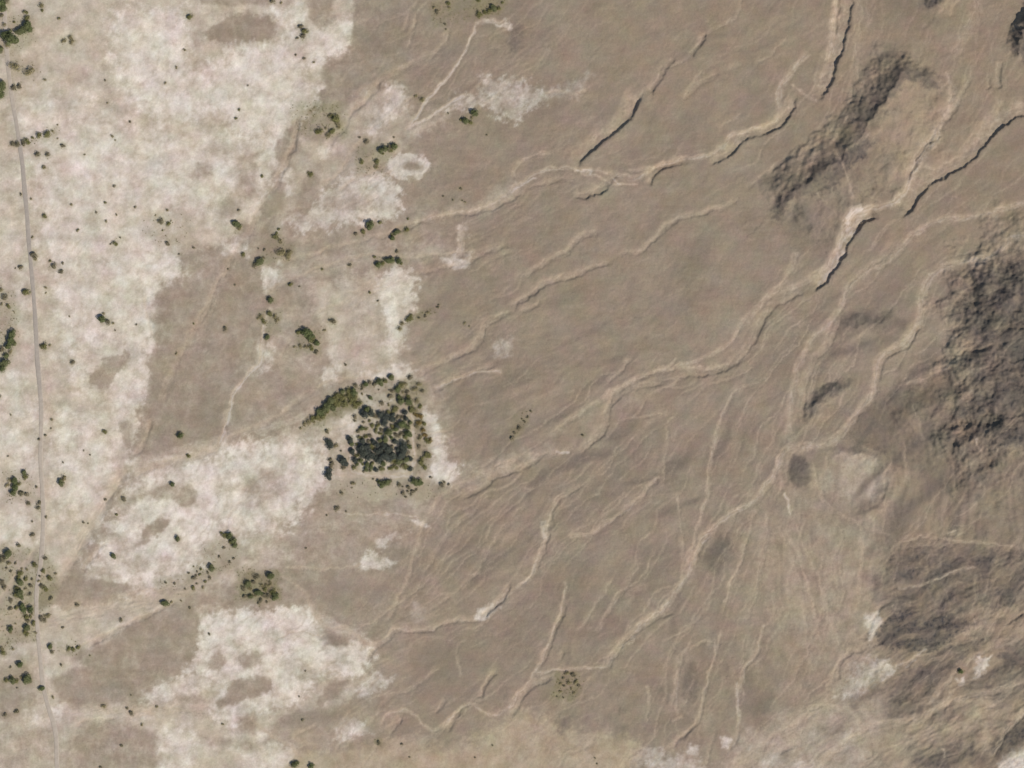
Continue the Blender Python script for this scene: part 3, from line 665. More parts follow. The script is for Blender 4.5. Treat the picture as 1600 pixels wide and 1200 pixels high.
# crests and terraces carry darker varnished stones, threads between them paler sand
tone = (.7 * vnoise(al_ / 170, ac_ / 30, 305) + .5 * vnoise(al_ / 75, ac_ / 13, 306)) * (1 - fan_in) + (.3 * vnoise(rr / 120, th2 * 12, 315) + .35 * vnoise(rr / 60, th2 * 26, 316) + .5 * RAG2 - .1) * fan_in
south = sstep(450, 760, V0 + .25 * (U0 - 800))
MASKS["varnish"] = np.clip(np.maximum(MASKS["varnish"], sstep(-.1, .75, tone) * east * (.34 + .62 * south) * (1 - MASKS['salt']) * (1 - .8 * MASKS['ochre'])), 0, 1)
MASKS["wash"] = np.maximum(MASKS["wash"], sstep(.1, .8, -tone) * east * (.12 + .2 * south))
inner = ((U0 > -300) & (U0 < 1900) & (V0 > -300) & (V0 < 1500))
MASKS["wash"] = np.clip(np.maximum(MASKS["wash"], sstep(0.15, 0.9, -flow) * .36 * east), 0, 1)
MASKS["varnish"] = np.clip(np.maximum(MASKS["varnish"], sstep(0.15, 0.9, flow) * .42 * east), 0, 1)
MASKS["varnish"] *= (1 - 0.75 * MASKS["wash"])
broken = sstep(-0.55, 0.5, RAG2 + 0.3 * RAG)
fl_ = 0.5 + 0.34 * sstep(500, 600, U0)
MASKS["salt"] *= fl_ + (1 - fl_) * broken
MASKS["sand"] *= 0.9 + 0.12 * RAG2

# threads of old rills that follow the traced washes
SG = np.array(SEGS)
def flow_dir(x, y):
    w = SG[:, 4] / ((SG[:, 0] - x) ** 2 + (SG[:, 1] - y) ** 2 + 900.0) ** 1.35
    dx, dy = (w * SG[:, 2]).sum(), (w * SG[:, 3]).sum()
    dx += -.15 * w.sum(); dy += .12 * w.sum()
    l = math.hypot(dx, dy) + 1e-12
    return dx / l, dy / l
RD = np.full(X.shape, 1e3); RK = np.zeros(X.shape)
rr_ = random.Random(21)
for i in range(1050):
    x, y = rr_.uniform(470, 1680), rr_.uniform(-80, 1230)
    k = rr_.uniform(.2, 1.0) ** 1.7 * (1 if x > 640 else .55) * (1.0 if y + .3 * x > 760 else .7); n = rr_.randrange(6, 26); ph = rr_.uniform(0, 9); wob = rr_.uniform(.15, .5)
    for j in range(n):
        dx, dy = flow_dir(x, y)
        a = wob * (math.sin(ph + j * 1.1) + .7 * math.sin(ph * 3 + j * .47)) * .8
        ca, sa = math.cos(a), math.sin(a); dx, dy = dx * ca - dy * sa, dx * sa + dy * ca
        x2, y2 = x + dx * 13, y + dy * 13
        kk = k * min(1, (j + 1) / 3, (n - j) / 3)
        Wn = box(min(x, x2), min(y, y2), max(x, x2), max(y, y2), 13)
        u_, v_ = U[Wn] - x, V[Wn] - y
        t = np.clip((u_ * dx + v_ * dy) / 13, 0, 1)
        d_ = np.hypot(u_ - t * dx * 13, v_ - t * dy * 13)
        b_ = d_ < RD[Wn]
        RD[Wn] = np.where(b_, d_, RD[Wn]); RK[Wn] = np.where(b_, kk, RK[Wn])
        x, y = x2, y2
rill = RK * np.exp(-(RD / 1.9) ** 2)
smooth = np.ones(X.shape)
for sp, kk in (('820,330 1060,260 1180,300 1230,360 1170,470 1060,560 900,600 820,560 830,470', .8), ('640,190 800,200 900,180 860,240 760,300 640,330', .8), ('860,30 1080,0 1180,60 1150,130 1000,230 900,230 860,160', .6), ('640,420 760,430 740,500 650,560', .8), ('560,1000 780,980 860,900 900,1000 780,1080 620,1100', .6), ('690,620 900,580 860,660 720,720', .6), ('1340,120 1400,60 1480,80 1460,220 1380,260', .8)):
    Wn, mm = poly_mask(pts(sp), 30, 15)
    smooth[Wn] *= 1 - kk * .75 * mm
rill = rill * smooth; RK = RK * smooth
H -= rill * 0.34
dk = RK * np.exp(-((RD - 4.5) / 2.6) ** 2)
MASKS['varnish'] = np.clip(np.maximum(MASKS['varnish'], dk * .34 * east), 0, 1)
H += dk * 0.12
MASKS["wash"] = np.maximum(MASKS["wash"], rill * .46)
# wind-blown veins of pale dust over the western gravel
vein = 1 - np.abs(vnoise((U0 + 16 * WX2 + 6 * WX) / 17, (V0 + 16 * WY2 + 6 * WY) / 30, 541)) * 3.2
vein2 = 1 - np.abs(vnoise((U0 + 16 * WY2 + 5 * WY) / 34, (V0 + 12 * WX2 + 6 * WX) / 44, 543)) * 3.2
west = (1 - sstep(430, 760, U0 + .15 * (V0 - 600))) * sstep(-300, -100, U0) * sstep(-200, -50, V0) * (1 - sstep(1250, 1400, V0))
MASKS["sand"] = np.clip(MASKS["sand"] + west * np.clip(np.maximum(vein * .6, vein2), 0, 1) * .13 * (1 + .5 * RAG2), 0, 1)
blot = fbm(U0 + 20 * WX2 + 6 * WX, V0 + 20 * WY2 + 6 * WY, 60, 5, 551, .68)
MASKS["sand"] = np.clip(MASKS["sand"] * (1 - .26 * west * np.clip(blot - .05, 0, 1) * (1 - .6 * (U0 < 330))), 0, 1)
MASKS["salt"] = np.clip(MASKS["salt"] * (1 - .55 * np.clip(blot * 1.2, 0, 1)) + .35 * west * np.clip(-blot - .15, 0, 1) * (MASKS["sand"] > .5), 0, 1)

a2 = math.radians(58)
wu = -U0 * math.cos(a2) + V0 * math.sin(a2) + 22 * WX2 + 6 * WX; wv = U0 * math.sin(a2) + V0 * math.cos(a2) + 22 * WY2 + 7 * WY
cut = np.clip(1 - np.abs(vnoise(wu / 70, wv / 26, 581)) * 4.5, 0, 1) * .8 + np.clip(1 - np.abs(vnoise(wu / 30, wv / 12, 583)) * 4, 0, 1) * .45
MASKS["salt"] = np.clip(MASKS["salt"] * (1 - .62 * np.clip(cut, 0, 1) * np.clip(.6 + RAG2, 0, 1)), 0, 1)
for s, w, k in (("-20,985 60,975 120,968 190,952 250,935 320,915 390,885 470,850", 26, .75), ("60,1118 130,1112 200,1114 260,1106 330,1110", 20, .75), ("480,830 560,812 650,812", 18, .4),
                ("200,720 160,790 120,850 90,900", 20, .7), ("345,700 300,712 240,730", 14, .8), ("330,640 350,600 380,570", 5, .3), ("210,720 300,700 380,676 460,660 520,622 560,600", 12, .5)):
    S_("sand", s, w, k)
for s, w, k in (("-20,980 100,968 190,950 260,932 330,910", 22, .35), ("90,1108 200,1116 330,1108", 16, .3), ("196,735 160,790 118,860 96,905", 14, .3)):
    S_("wash", s, w, k)

MASKS["salt"] = np.clip(MASKS["salt"] + .16 * RAG * np.minimum(MASKS["salt"] * 3, 1), 0, 1)
MASKS["sand"] = np.clip(MASKS["sand"] + .10 * RAG * west, 0, 1)
MASKS["scrub"] *= 1 - .85 * np.clip(MASKS["wash"] * 1.6, 0, 1)
# hills
ridge("1690,430 1640,450 1610,490 1606,540 1612,600 1606,670 1640,760", 40, 150, 1, .16, 411)
ridge("1590,480 1545,450 1515,455", 9, 55, 1, .2, 421)
ridge("1590,590 1520,600 1440,640 1380,668", 12, 66, 1, .2, 431)
ridge("1585,690 1540,745 1500,800", 9, 62, 1, .2, 441)
ridge("1600,640 1540,680 1440,720", 7, 46, 1, .2, 445)
ridge("1424,84 1402,122 1384,158 1356,194 1334,230 1292,262 1254,290 1214,326", 22, 100, .52, .07, 455, 1.05, .12)
ridge("1368,218 1336,238 1312,252", 3, 26, .8, .2, 451, 1.1)
ridge("1306,258 1280,276 1248,300 1226,316 1222,336", 3, 30, .85, .2, 461, 1.1)
ridge("1440,96 1412,108 1396,134 1384,158", 3, 26, .7, .4, 471, 1.1)
ridge("1388,160 1376,176 1352,190", 3, 24, .6, .4, 476, 1.1)
ridge("1490,-40 1464,-10 1452,8", 18, 34, .6, .5, 481, 1.1)
ridge("1640,-20 1606,30 1594,66 1590,92", 22, 34, .7, .5, 491, 1.1)
ridge("1262,716 1254,738 1250,760", 4, 22, 1, .5, 495)
ridge("1330,602 1296,612 1270,636 1256,664", 7, 24, .6, .4, 496, 1.0)
ridge("1410,500 1350,505 1310,520", 5, 22, .8, .4, 497, 1.0)
ROCKN = .5 * vnoise((U0 + 9 * WX) / 9, (V0 + 9 * WY) / 15, 571) + .5 * vnoise((U0 + 5 * WX) / 4.5, (V0 + 5 * WY) / 6.5, 573) + .4 * RAG2
MASKS["rock_and_shade"] = np.clip(MASKS["rock_and_shade"] * (0.86 + .42 * ROCKN) * (1 - .85 * np.clip(MASKS["wash"] * 1.5 - .35, 0, 1)), 0, 1)
# badlands in the south-east: parallel spurs
bx = math.radians(28)
bu = (U0 * math.cos(bx) - V0 * math.sin(bx)) + 10 * WX2 + 5 * WX; bv = (U0 * math.sin(bx) + V0 * math.cos(bx)) + 10 * WY2 + 4 * WY
spur = 1.1 * fbm(bu / 2.6, bv, 24, 4, 501, .6) + .5 * RAG2
Wb, mb = poly_mask(pts("1380,850 1500,850 1700,840 1900,850 1900,1400 1300,1400 1400,1180 1380,1080 1340,1060 1370,980"), 40, 20)
H[Wb] += mb * spur[Wb] * 2.6
str_ = fbm(bu / 3.2, bv, 17, 4, 505, .6) + .25 * RAG2
MASKS['rock_and_shade'][Wb] = np.clip(MASKS['rock_and_shade'][Wb] * (1 + .3 * mb) * (1 - mb * .5 * sstep(-.1, .5, str_[Wb])) + mb * .30 * sstep(0, .6, -str_[Wb]), 0, 1)
MASKS['wash'][Wb] = np.maximum(MASKS['wash'][Wb], mb * .38 * sstep(.35, .9, str_[Wb]))
st2 = fbm(U0, V0, 30, 3, 561, .6)
Wh, mh = poly_mask(pts('1400,600 1480,420 1640,380 1700,380 1700,900 1400,900'), 40, 20)
MASKS['rock_and_shade'][Wh] *= (1 - mh * .45 * sstep(-.1, .6, st2[Wh]))
gul = -np.abs(fbm(U0, V0, 16, 4, 511, .62))
H += sstep(.25, .9, MASKS["rock_and_shade"]) * gul * 1.2
Wr, mr = poly_mask(pts("1400,700 1620,700 1620,860 1420,840 1340,780"), 40, 20)
H[Wr] += mr * 1.0 * vnoise((U0[Wr] + 14 * WX2[Wr]) / 9, (V0[Wr] + 14 * WY2[Wr]) / 55, 521)
# breached small crater-like knoll
ridge("1290,716 1330,706 1376,716 1392,760 1370,800 1320,806", 5, 20, 1, .4, 531)

# road bench
ROAD = "2,-420 3,-60 6,0 9,60 13,110 20,160 27,200 32,232 36,262 38,290 42,330 45,375 48,410 52,450 55,490 57,530 59,570 62,600 65,640 64,680 63,720 66,760 68,800 67,840 64,880 57,920 57,960 60,1000 64,1040 67,1070 75,1105 88,1140 89,1200 92,1300 110,1700"
def zbase(u, v):
    return fbm(u, v, 150, 3, 331) * 1.5
W, d, sg, al, L = line_field(pts(ROAD), 20, Ux=U0, Vx=V0)
f = sstep(13, 6, d)
H[W] = H[W] * (1 - f) + (zbase(U0[W], V0[W]) + 0.25) * f
# zone name, bounding description ; plants "x,y,r,kind"
ZONES = [
 ("in the tree clump at the north-west corner", "3,5,7g 5,15,6g 11,3,5k 3,25,5k 40,18,4o 41,29,5o 43,40,7g 36,47,6g 30,51,6g 17,61,9g 8,56,6g 22,35,3o 22,66,5k 12,71,4y 0,78,6g 14,52,5g 47,46,5g 66,17,3o 65,7,5y 92,28,3o 6,38,4y"),
 ("on the pale flat below the north-west corner clump", "24,102,8y 47,111,8y 113,65,5y 100,64,4y 110,57,4y 3,138,8g 2,148,5g 22,137,5k 31,135,5k 71,124,3y"),
 ("in the diagonal line crossing the road's north end", "20,226,5k 28,225,5k 37,224,5k 43,219,5o 51,216,3o 60,212,5o 75,209,6o 83,204,3y 90,195,2y"),
 ("beside the diagonal line at the road's north end", "98,228,4k 58,241,5k 74,242,4k 90,217,2y 68,263,4y 132,242,2y"),
 ("scattered on the white northern salt flat", "165,125,2.5k 297,26,5o 276,105,3y 259,130,3y 203,191,3k 176,213,3y 180,219,2y 374,171,3o 369,185,3o 179,291,3k 387,133,2k 289,78,3y 212,324,2.5k 168,161,2y"),
 ("along the salt flat's northern dark rim", "425,2,4k 470,41,5k 477,48,6o 465,60,3k 474,57,5k 462,86,2.5k 475,92,3k 490,97,2.5y 440,4,3y"),
 ("in the olive gully east of the northern salt flat", "522,186,8o 515,180,4y 500,207,6o 520,205,5o 514,213,5y 530,200,4y 526,194,5y 508,200,3y 485,273,4o 410,275,3o 482,270,3y"),
 ("above the ring-shaped white patch", "563,215,3k 572,221,4.5k 566,252,4o 589,254,5o 588,262,4y 595,236,5g 602,233,5g 608,231,5k 615,229,5g 611,234,4o 598,241,3o 615,214,2k"),
 ("in the shrubby hollow at the top edge", "683,18,4k 700,5,4o 748,2,4o 749,22,5o 757,21,4o 764,17,5o 772,13,5g 778,14,4o 695,38,3k 697,46,2k 785,4,3o 678,12,3y 702,12,3y"),
 ("by the feathery white streak near the top", "660,155,4y 650,150,3y 741,178,5g 727,189,5g 734,191,4o 720,187,3o 737,184,3y 700,177,2k 760,211,2k"),
 ("alone on the gravel south of the ring-shaped patch", "720,295,3k 693,307,2.5k 708,312,2k 722,314,2k 727,316,2y"),
 ("near the road on the western flat", "33,303,3k 49,311,2.5y 70,339,4o 51,371,3y 52,398,6k 54,404,4y 32,417,4k 24,419,2k 84,417,5k 78,408,3o 98,411,3k 95,423,4k 42,456,6o 72,449,3y 70,541,6o 64,540,3k 79,540,3y 113,566,4k 72,458,2y"),
 ("on the open flat east of the road", "165,317,3o 150,332,2.5k 182,336,2.5y 121,360,3o 111,320,3y 165,346,3y 180,379,4o 173,381,2k 188,371,2k 160,498,6g 168,502,5k 176,506,3y 180,516,2k 108,494,2y 214,507,2.5k 161,490,3y"),
 ("at the eastern margin of the white flat", "262,328,3y 253,347,5k 263,351,4o 243,337,2y 254,360,2o 262,380,4k 303,388,3k 373,329,3k 371,350,6g 374,356,5y 380,398,4o 280,397,2k 267,345,2y 356,420,2k 367,446,2k"),
 ("on the west edge by the lower tree clump", "3,452,4y 8,466,5k 14,479,4o 22,487,2y 3,475,3y 19,521,6g 16,531,6g 22,536,5g 12,542,5g 3,546,5k 8,566,6g 3,576,6g 17,551,4y 10,556,4g"),
 ("in the olive patch below the twin white spots", "436,358,3o 430,370,5o 438,377,4y 440,395,7y 452,395,6y 449,402,5y 407,410,6g 412,403,3y 397,413,4k 414,390,3k 404,388,2k 432,364,3o"),
 ("along the sandy wash north of the pink sand sheet", "579,352,6g 594,347,3.5o 556,366,3.5k 567,363,4o 612,366,3o 622,361,4g 613,373,4g 617,364,3g 635,360,4o 637,342,2.5o 620,393,3.5k"),
 ("in the short dark row atop the pink sand sheet", "586,402,3o 590,414,5g 598,412,4o 606,408,5g 612,407,4g 623,409,5g 628,412,3o 548,414,3.5k 503,421,2.5o 454,444,4o 468,448,2k"),
 ("at the head of the thin white rill", "423,469,5g 421,492,5o 430,495,4y 408,493,4y 412,500,4o 434,500,4y 418,528,4g 415,505,4y 404,497,3y 352,513,4k 302,506,2o 276,553,3y"),
 ("in the wing-shaped clump on pale sand", "478,519,7g 467,519,5o 489,530,6o 495,535,5g 488,542,5o 495,549,4k 468,541,4y 479,542,4y 460,543,3y 484,526,5g 520,502,5.5k 507,516,3y"),
 ("by the pink sand sheet's eastern edge", "577,457,3o 590,470,2.5k 630,505,4y 637,499,5o 641,496,4o 624,512,4y 664,493,3k 655,497,3k 685,480,3k 686,476,2k 668,488,3y 733,510,2k 727,505,3y 540,570,3k"),
 ("in the green hedge northwest of the grove", "470,668,3y 476,663,4y 482,658,5y 488,655,5o 496,650,6o 502,645,6g 507,639,6g 513,633,6g 518,627,6g 505,650,5o 524,623,6o 530,619,6o 537,622,6o 545,613,6o 552,614,5g 530,630,6o 540,630,6o 548,627,6o 555,632,6o 562,631,5o 520,637,5g 513,642,4o 535,612,4g 546,621,5o 526,632,5o 555,622,5o 498,656,4y 491,660,3y"),
 ("in the broken arc of bushes north of the grove", "556,602,4k 567,604,4k 572,601,4g 578,598,4k 585,600,4k 594,597,5g 601,596,5o 611,590,5g 625,602,6o 632,600,4y 640,591,5k 622,608,5g 612,611,4k 609,620,4k 637,611,4k 649,608,5y 661,611,4k 654,602,4y 566,608,3k 629,612,3y"),
 ("on the grove's northern clearing", "626,627,6g 624,621,4g 640,628,6g 643,638,6o 616,640,6o 607,633,3y 596,629,4k 580,622,3g 574,618,2k 592,609,2k 566,615,3y 573,639,5g 639,620,4o"),
 ("in the northern half of the dark grove", "570,647,6b 578,645,5b 555,652,4k 554,658,3k 595,648,5b 602,652,6b 611,655,5b 600,661,5b 616,658,4k 630,663,6g 637,668,4g 596,672,4k 607,676,6g 601,686,5g 612,684,3g 581,666,4o 572,671,4o 586,674,4o 560,674,4k 638,677,5g 590,660,3k 577,658,3o 622,652,4k 568,660,3k 511,674,4k 587,650,4k"),
 ("in the rusty strip on the grove's east side", "648,640,5y 652,625,5y 658,635,4o 650,648,4r 656,650,5r 655,660,5r 650,667,5y 661,672,4r 656,684,5y 662,662,4o 668,690,5o 673,688,4r 655,697,4k 665,711,6o 671,713,4o 658,724,5o 664,729,4o 660,718,4o 664,680,4r"),
 ("in the dark heart of the grove", "547,687,5b 549,694,4g 549,705,5b 554,711,3k 562,682,4o 567,690,5b 565,700,6b 568,709,6b 574,704,5b 581,699,5o 575,715,5b 583,712,5b 589,707,5b 590,694,5b 593,688,4g 595,702,5b 600,697,5b 606,702,6b 600,712,6b 596,717,5b 591,719,5b 606,718,6b 612,711,6b 615,720,6o 618,729,5o 612,733,4o 629,697,6b 631,704,6b 628,713,6b 635,709,5k 622,722,5g 634,728,5o 628,727,4y 571,683,4o 577,690,4k 573,697,5b 586,716,4b 612,699,5k 610,706,5b 616,714,5b 622,716,5b 558,694,3o"),
 ("on the grove's west fringe beside white salt", "514,692,5b 517,698,5b 525,696,4y 517,718,4k 520,724,5k 515,735,5b 513,743,5b 514,748,3b 535,717,6b 540,722,6b 538,730,4k 532,705,2k 517,729,4k 512,688,3k"),
 ("along the grove's southern track", "558,725,3g 567,725,3o 574,727,4g 578,736,3k 568,737,3k 638,691,4k 583,748,2k 551,755,4y 592,753,3g 598,757,5g 606,753,5g 611,752,3k 624,757,4k 630,760,2k 648,752,5g 655,753,5g 659,756,3g 672,746,3k 638,761,4k 637,767,3k 645,768,4k 630,772,4k 634,776,3k 642,772,3k 651,765,3k 690,757,5k 694,753,3k 702,757,3k"),
 ("on the tan ground south of the grove", "534,771,3.5k 527,795,4k 541,799,2k 510,805,2k 478,857,2k 550,762,2y"),
 ("on the western flat above the road bend", "0,620,3k 164,674,4o 80,656,3y 80,669,2k 71,680,3k 61,686,3k 13,713,2k 141,711,2k 131,704,2k 99,722,2k 17,648,2y 282,681,4.5g 294,713,4o"),
 ("in the clump west of the road's middle stretch", "38,738,4g 41,745,5o 24,752,5g 25,762,6g 20,770,5g 34,771,5k 41,772,4k 12,758,4y 17,750,4y 45,786,4k 57,761,3k 62,785,4k 61,794,4k 30,757,4o"),
 ("on the middle flat east of the road", "98,750,6y 96,755,5g 101,746,3o 269,757,4g 192,780,4k 165,780,3k 182,804,3o 131,817,3k 138,818,2k 72,809,3k 51,836,4k 51,815,2k 30,853,4k 278,842,4g 178,869,4g"),
 ("in the small clump at the central salt pan tip", "350,836,5o 358,838,5g 364,845,5g 367,852,4g 360,848,4o 350,856,3k 345,832,3o"),
 ("on the slope below the central salt pan", "343,869,3k 359,877,3k 365,873,3k 330,888,5g 325,894,3k 314,889,3o 308,893,2.5k 295,896,3k 302,903,4k 306,900,3k 307,912,2.5k 329,903,3k 320,908,3o 302,919,4o 317,918,3y 259,911,3k 273,912,3k 259,942,5g 268,941,3y 297,950,3k 283,939,2y 303,886,2y 312,898,3o 290,920,2k"),
 ("in the thicket below the central salt pan", "402,900,5k 424,899,6g 388,912,5g 379,919,4k 391,920,4y 382,932,4k 391,932,4g 400,931,3y 405,925,5g 412,930,5k 408,938,4k 420,930,5k 428,925,5o 431,932,5g 418,915,4y 410,915,4y 423,912,4y 404,943,3k 417,940,3k 396,909,4k 414,922,4o"),
 ("in the thicket by the southern road, north part", "14,866,6g 4,875,7k 14,880,4y 24,880,3k 72,873,4k 54,884,5o 35,889,3y 42,890,3y 17,892,3k 68,893,4o 30,897,5o 40,904,4o 31,910,5g 28,920,5o 32,925,6g 26,931,5o 34,932,4g 3,909,5k 6,917,5k 50,905,3k 48,915,4k 48,928,4k 78,905,5o 62,900,3k 65,915,4k 71,918,5o 87,897,3y 40,920,3y 80,935,4k 121,946,4k 61,908,3y 10,888,3k 28,903,4o"),
 ("in the thicket by the southern road, south part", "16,938,4k 17,951,4k 26,949,4o 35,946,5g 38,953,5g 48,953,5g 50,958,3y 40,964,5o 48,963,3o 65,966,5k 72,963,4y 76,961,4y 69,969,4k 17,983,4g 18,989,3y 25,974,2y 42,981,5g 39,986,4o 42,992,4o 52,975,4o 98,980,3k 78,1010,4g 81,1018,3.5k 108,1015,4o 115,1015,4o 122,1011,4o 6,1020,5o 3,1014,4y 20,1013,3y 56,988,3y 44,970,4k 13,1005,2y"),
 ("at the south-west by the pale road", "32,1038,5g 17,1042,3k 96,1038,3k 42,1060,6g 46,1063,4g 20,1062,5g 10,1062,4o 26,1064,4o 32,1058,3y 66,1077,4g 82,1090,3y 27,1075,2k 27,1112,4k 9,1116,4k"),
 ("on the southern tan ground east of the road", "190,968,3.5k 327,990,3k 162,1103,4y 205,1113,4k 198,1107,3k 222,1133,3y 348,1131,3y 190,1165,3k 157,1199,3k 245,1105,3y 205,1086,2k 141,1024,2y"),
 ("along the bottom edge", "460,1195,5g 487,1197,4g 465,1192,3g 592,1160,4k 627,1163,3k 473,1125,3k 477,1049,2k 467,1088,2k 770,1165,2k 742,1183,2k 640,1183,2k 930,1185,2k 933,1193,2k"),
 ("in the lone yellowish patch low in the centre", "880,1060,3k 886,1052,4y 895,1055,4k 900,1065,4y 882,1072,3k 893,1076,3y 875,1080,3y 904,1072,3k 870,1088,2k 880,1090,2k 890,1066,4y 876,1068,3y 898,1082,3y"),
 ("in the thin diagonal gully right of the centre", "830,642,3k 825,651,3k 820,659,3k 812,668,4k 804,677,3k 800,685,4k 816,655,2k 910,680,3k"),
 ("on the brown slope in the south-east", "1501,1048,3.5g"),
]
# the grove's closed canopy: young trees fill the space between the large ones
fill = {"in the northern half of the dark grove": [], "in the dark heart of the grove": []}
taken = []
for zone, s in ZONES:
    for p in s.split():
        a, b_, c_ = p.split(","); taken.append((float(a), float(b_), float(c_[:-1])))
rg = random.Random(19)
for i in range(900):
    u, v = rg.uniform(553, 642), rg.uniform(644, 734)
    if v < 684 and (u - 560) < (684 - v) * .25: continue
    if any(math.hypot(u - a, v - b_) < c_ + 2.2 for a, b_, c_ in taken): continue
    rad = round(rg.uniform(3.2, 4.6), 1)
    k_ = rg.choice("bbogk") if v > 684 else rg.choice("bookg")
    if 684 < v < 694 and u > 588 and rg.random() < .8: continue
    z_ = "in the northern half of the dark grove" if v < 684 else "in the dark heart of the grove"
    if len(fill[z_]) >= 17: continue
    taken.append((u, v, rad)); fill[z_].append("%.1f,%.1f,%.1f%s" % (u, v, rad, k_))
ZONES = [(z_, s + (" " + " ".join(fill[z_]) if z_ in fill else "")) for z_, s in ZONES]
for zone, s_ in ZONES:
    for p in s_.split():
        a, b_, c_ = p.split(","); a, b_, rad = float(a), float(b_), float(c_[:-1])
        Wn = box(a, b_, a, b_, rad * 2.6 + 10)
        dd = np.hypot(U[Wn] - a, V[Wn] - b_)
        MASKS["scrub"][Wn] = np.maximum(MASKS["scrub"][Wn], (.30 if rad > 3 else .16) * (1 - sstep(rad * .8, rad * 2.3, dd + 2.5 * RAG[Wn])))
# quiet far country: low swells out to the horizon
far = sstep(900, 4000, np.hypot(X, Y))
H = H * (1 - 0.6 * far) + far * fbm(U0, V0, 1500, 3, 601) * 12

def ground_z(u, v):
    ix = np.clip(np.searchsorted(GX, u - 800) - 1, 0, NX - 2); iy = np.clip(np.searchsorted(GY, 600 - v) - 1, 0, NY - 2)
    fx = (u - 800 - GX[ix]) / (GX[ix + 1] - GX[ix]); fy = (600 - v - GY[iy]) / (GY[iy + 1] - GY[iy])
    return float((H[iy, ix] * (1 - fx) + H[iy, ix + 1] * fx) * (1 - fy) + (H[iy + 1, ix] * (1 - fx) + H[iy + 1, ix + 1] * fx) * fy)

def mesh_from(name, co, quads, mats, smooth=True, mat_idx=None):
    me = bpy.data.meshes.new(name)
    co = np.asarray(co, dtype=np.float32); q = np.asarray(quads, dtype=np.int32)
    me.vertices.add(len(co)); me.vertices.foreach_set("co", co.ravel())
    me.loops.add(q.size); me.loops.foreach_set("vertex_index", q.ravel())
    me.polygons.add(len(q))
    k = q.shape[1]
    me.polygons.foreach_set("loop_start", np.arange(0, q.size, k, dtype=np.int32))
    try: me.polygons.foreach_set("loop_total", np.full(len(q), k, dtype=np.int32))
    except Exception: pass
    me.polygons.foreach_set("use_smooth", np.full(len(q), smooth, dtype=bool))
    if mat_idx is not None: me.polygons.foreach_set("material_index", np.asarray(mat_idx, dtype=np.int32))
    for m in mats: me.materials.append(m)
    me.update(calc_edges=True)
    return me

# ground material --------------------------------------------------
gm, nt, bsdf = new_mat("desert_ground", 0.97)
geo = N(nt, "ShaderNodeNewGeometry")
pos = geo.outputs["Position"]
def attr(name):
    a = N(nt, "ShaderNodeAttribute"); a.attribute_type = 'GEOMETRY'; a.attribute_name = name
    return a.outputs["Fac"]
A = {k: attr(k) for k in MASKS}
n_big, _ = noise_tex(nt, pos, 0.010, 3, .6)
n_mid, _ = noise_tex(nt, pos, 0.045, 4, .62)
n_fine, n_finec = noise_tex(nt, pos, 0.16, 3, .6)
n_grit, _ = noise_tex(nt, pos, 0.38, 4, .75)
mp = N(nt, "ShaderNodeMapping"); mp.inputs["Rotation"].default_value = (0, 0, math.radians(-38)); mp.inputs["Scale"].default_value = (0.018, 0.13, 0.05)
nt.links.new(pos, mp.inputs["Vector"])
n_flow, _ = noise_tex(nt, mp.outputs[0], 1.0, 4, .6, 0.4)
def edge(a, amt=0.5):
    j = mathn(nt, 'MULTIPLY', mathn(nt, 'SUBTRACT', n_fine, 0.5), amt)
    j2 = mathn(nt, 'MULTIPLY', mathn(nt, 'SUBTRACT', n_mid, 0.5), amt)
    w = mathn(nt, 'MULTIPLY', mathn(nt, 'MULTIPLY', a, mathn(nt, 'SUBTRACT', 1.0, a)), 4.0)
    return mathn(nt, 'ADD', a, mathn(nt, 'MULTIPLY', mathn(nt, 'ADD', j, j2), w), clamp=True)
gravel = mixc(nt, remap(nt, n_big, .3, .7), (.214, .166, .117), (.249, .197, .145))
gravel = mixc(nt, remap(nt, n_flow, .35, .7, 0, .5), gravel, (.271, .217, .160))
c = mixc(nt, A["brown"], gravel, (.240, .182, .122))
sandc = mixc(nt, remap(nt, n_mid, .3, .7), (.435, .366, .280), (.510, .440, .352))
c = mixc(nt, edge(A["sand"], .6), c, sandc)
saltc = mixc(nt, remap(nt, n_mid, .3, .7), (.525, .458, .378), (.640, .580, .505))
c = mixc(nt, edge(A["salt"], .5), c, saltc)
c = mixc(nt, edge(A["ochre"], .5), c, mixc(nt, remap(nt, n_mid, .3, .7), (.315, .243, .160), (.375, .305, .218)))
c = mixc(nt, edge(A["varnish"], .3), c, mixc(nt, remap(nt, n_fine, .3, .7), (.142, .114, .088), (.176, .140, .108)))
washc = mixc(nt, remap(nt, n_fine, .3, .7), (.325, .252, .178), (.405, .325, .240))
washp = mixc(nt, remap(nt, A["wash"], .6, 1.0), washc, (.45, .385, .32))
c = mixc(nt, edge(A["wash"], .45), c, washp)
c = mixc(nt, edge(A["rock_and_shade"], .9), c, mixc(nt, remap(nt, n_fine, .35, .65), (.048, .045, .045), (.118, .096, .077)))
c = mixc(nt, edge(A["scrub"], .9), c, (.155, .140, .065))
grit = remap(nt, n_grit, .25, .75, .88, 1.12)
mott = remap(nt, n_mid, .25, .75, .90, 1.10)
gg = mathn(nt, 'MULTIPLY', grit, mott)
cc = N(nt, "ShaderNodeCombineColor"); [nt.links.new(gg, cc.inputs[i]) for i in range(3)]
c = mixc(nt, 1.0, c, cc.outputs[0], 'MULTIPLY')
_, n_chr = noise_tex(nt, pos, .028, 3, .6)
chr_ = mixc(nt, .11, (1, 1, 1), mixc(nt, 1.0, n_chr, (2, 2, 2), "MULTIPLY"))
c = mixc(nt, 1.0, c, chr_, "MULTIPLY")
nt.links.new(c, bsdf.inputs["Base Color"])
bump = N(nt, "ShaderNodeBump"); bump.inputs["Strength"].default_value = 0.75; bump.inputs["Distance"].default_value = 1.0
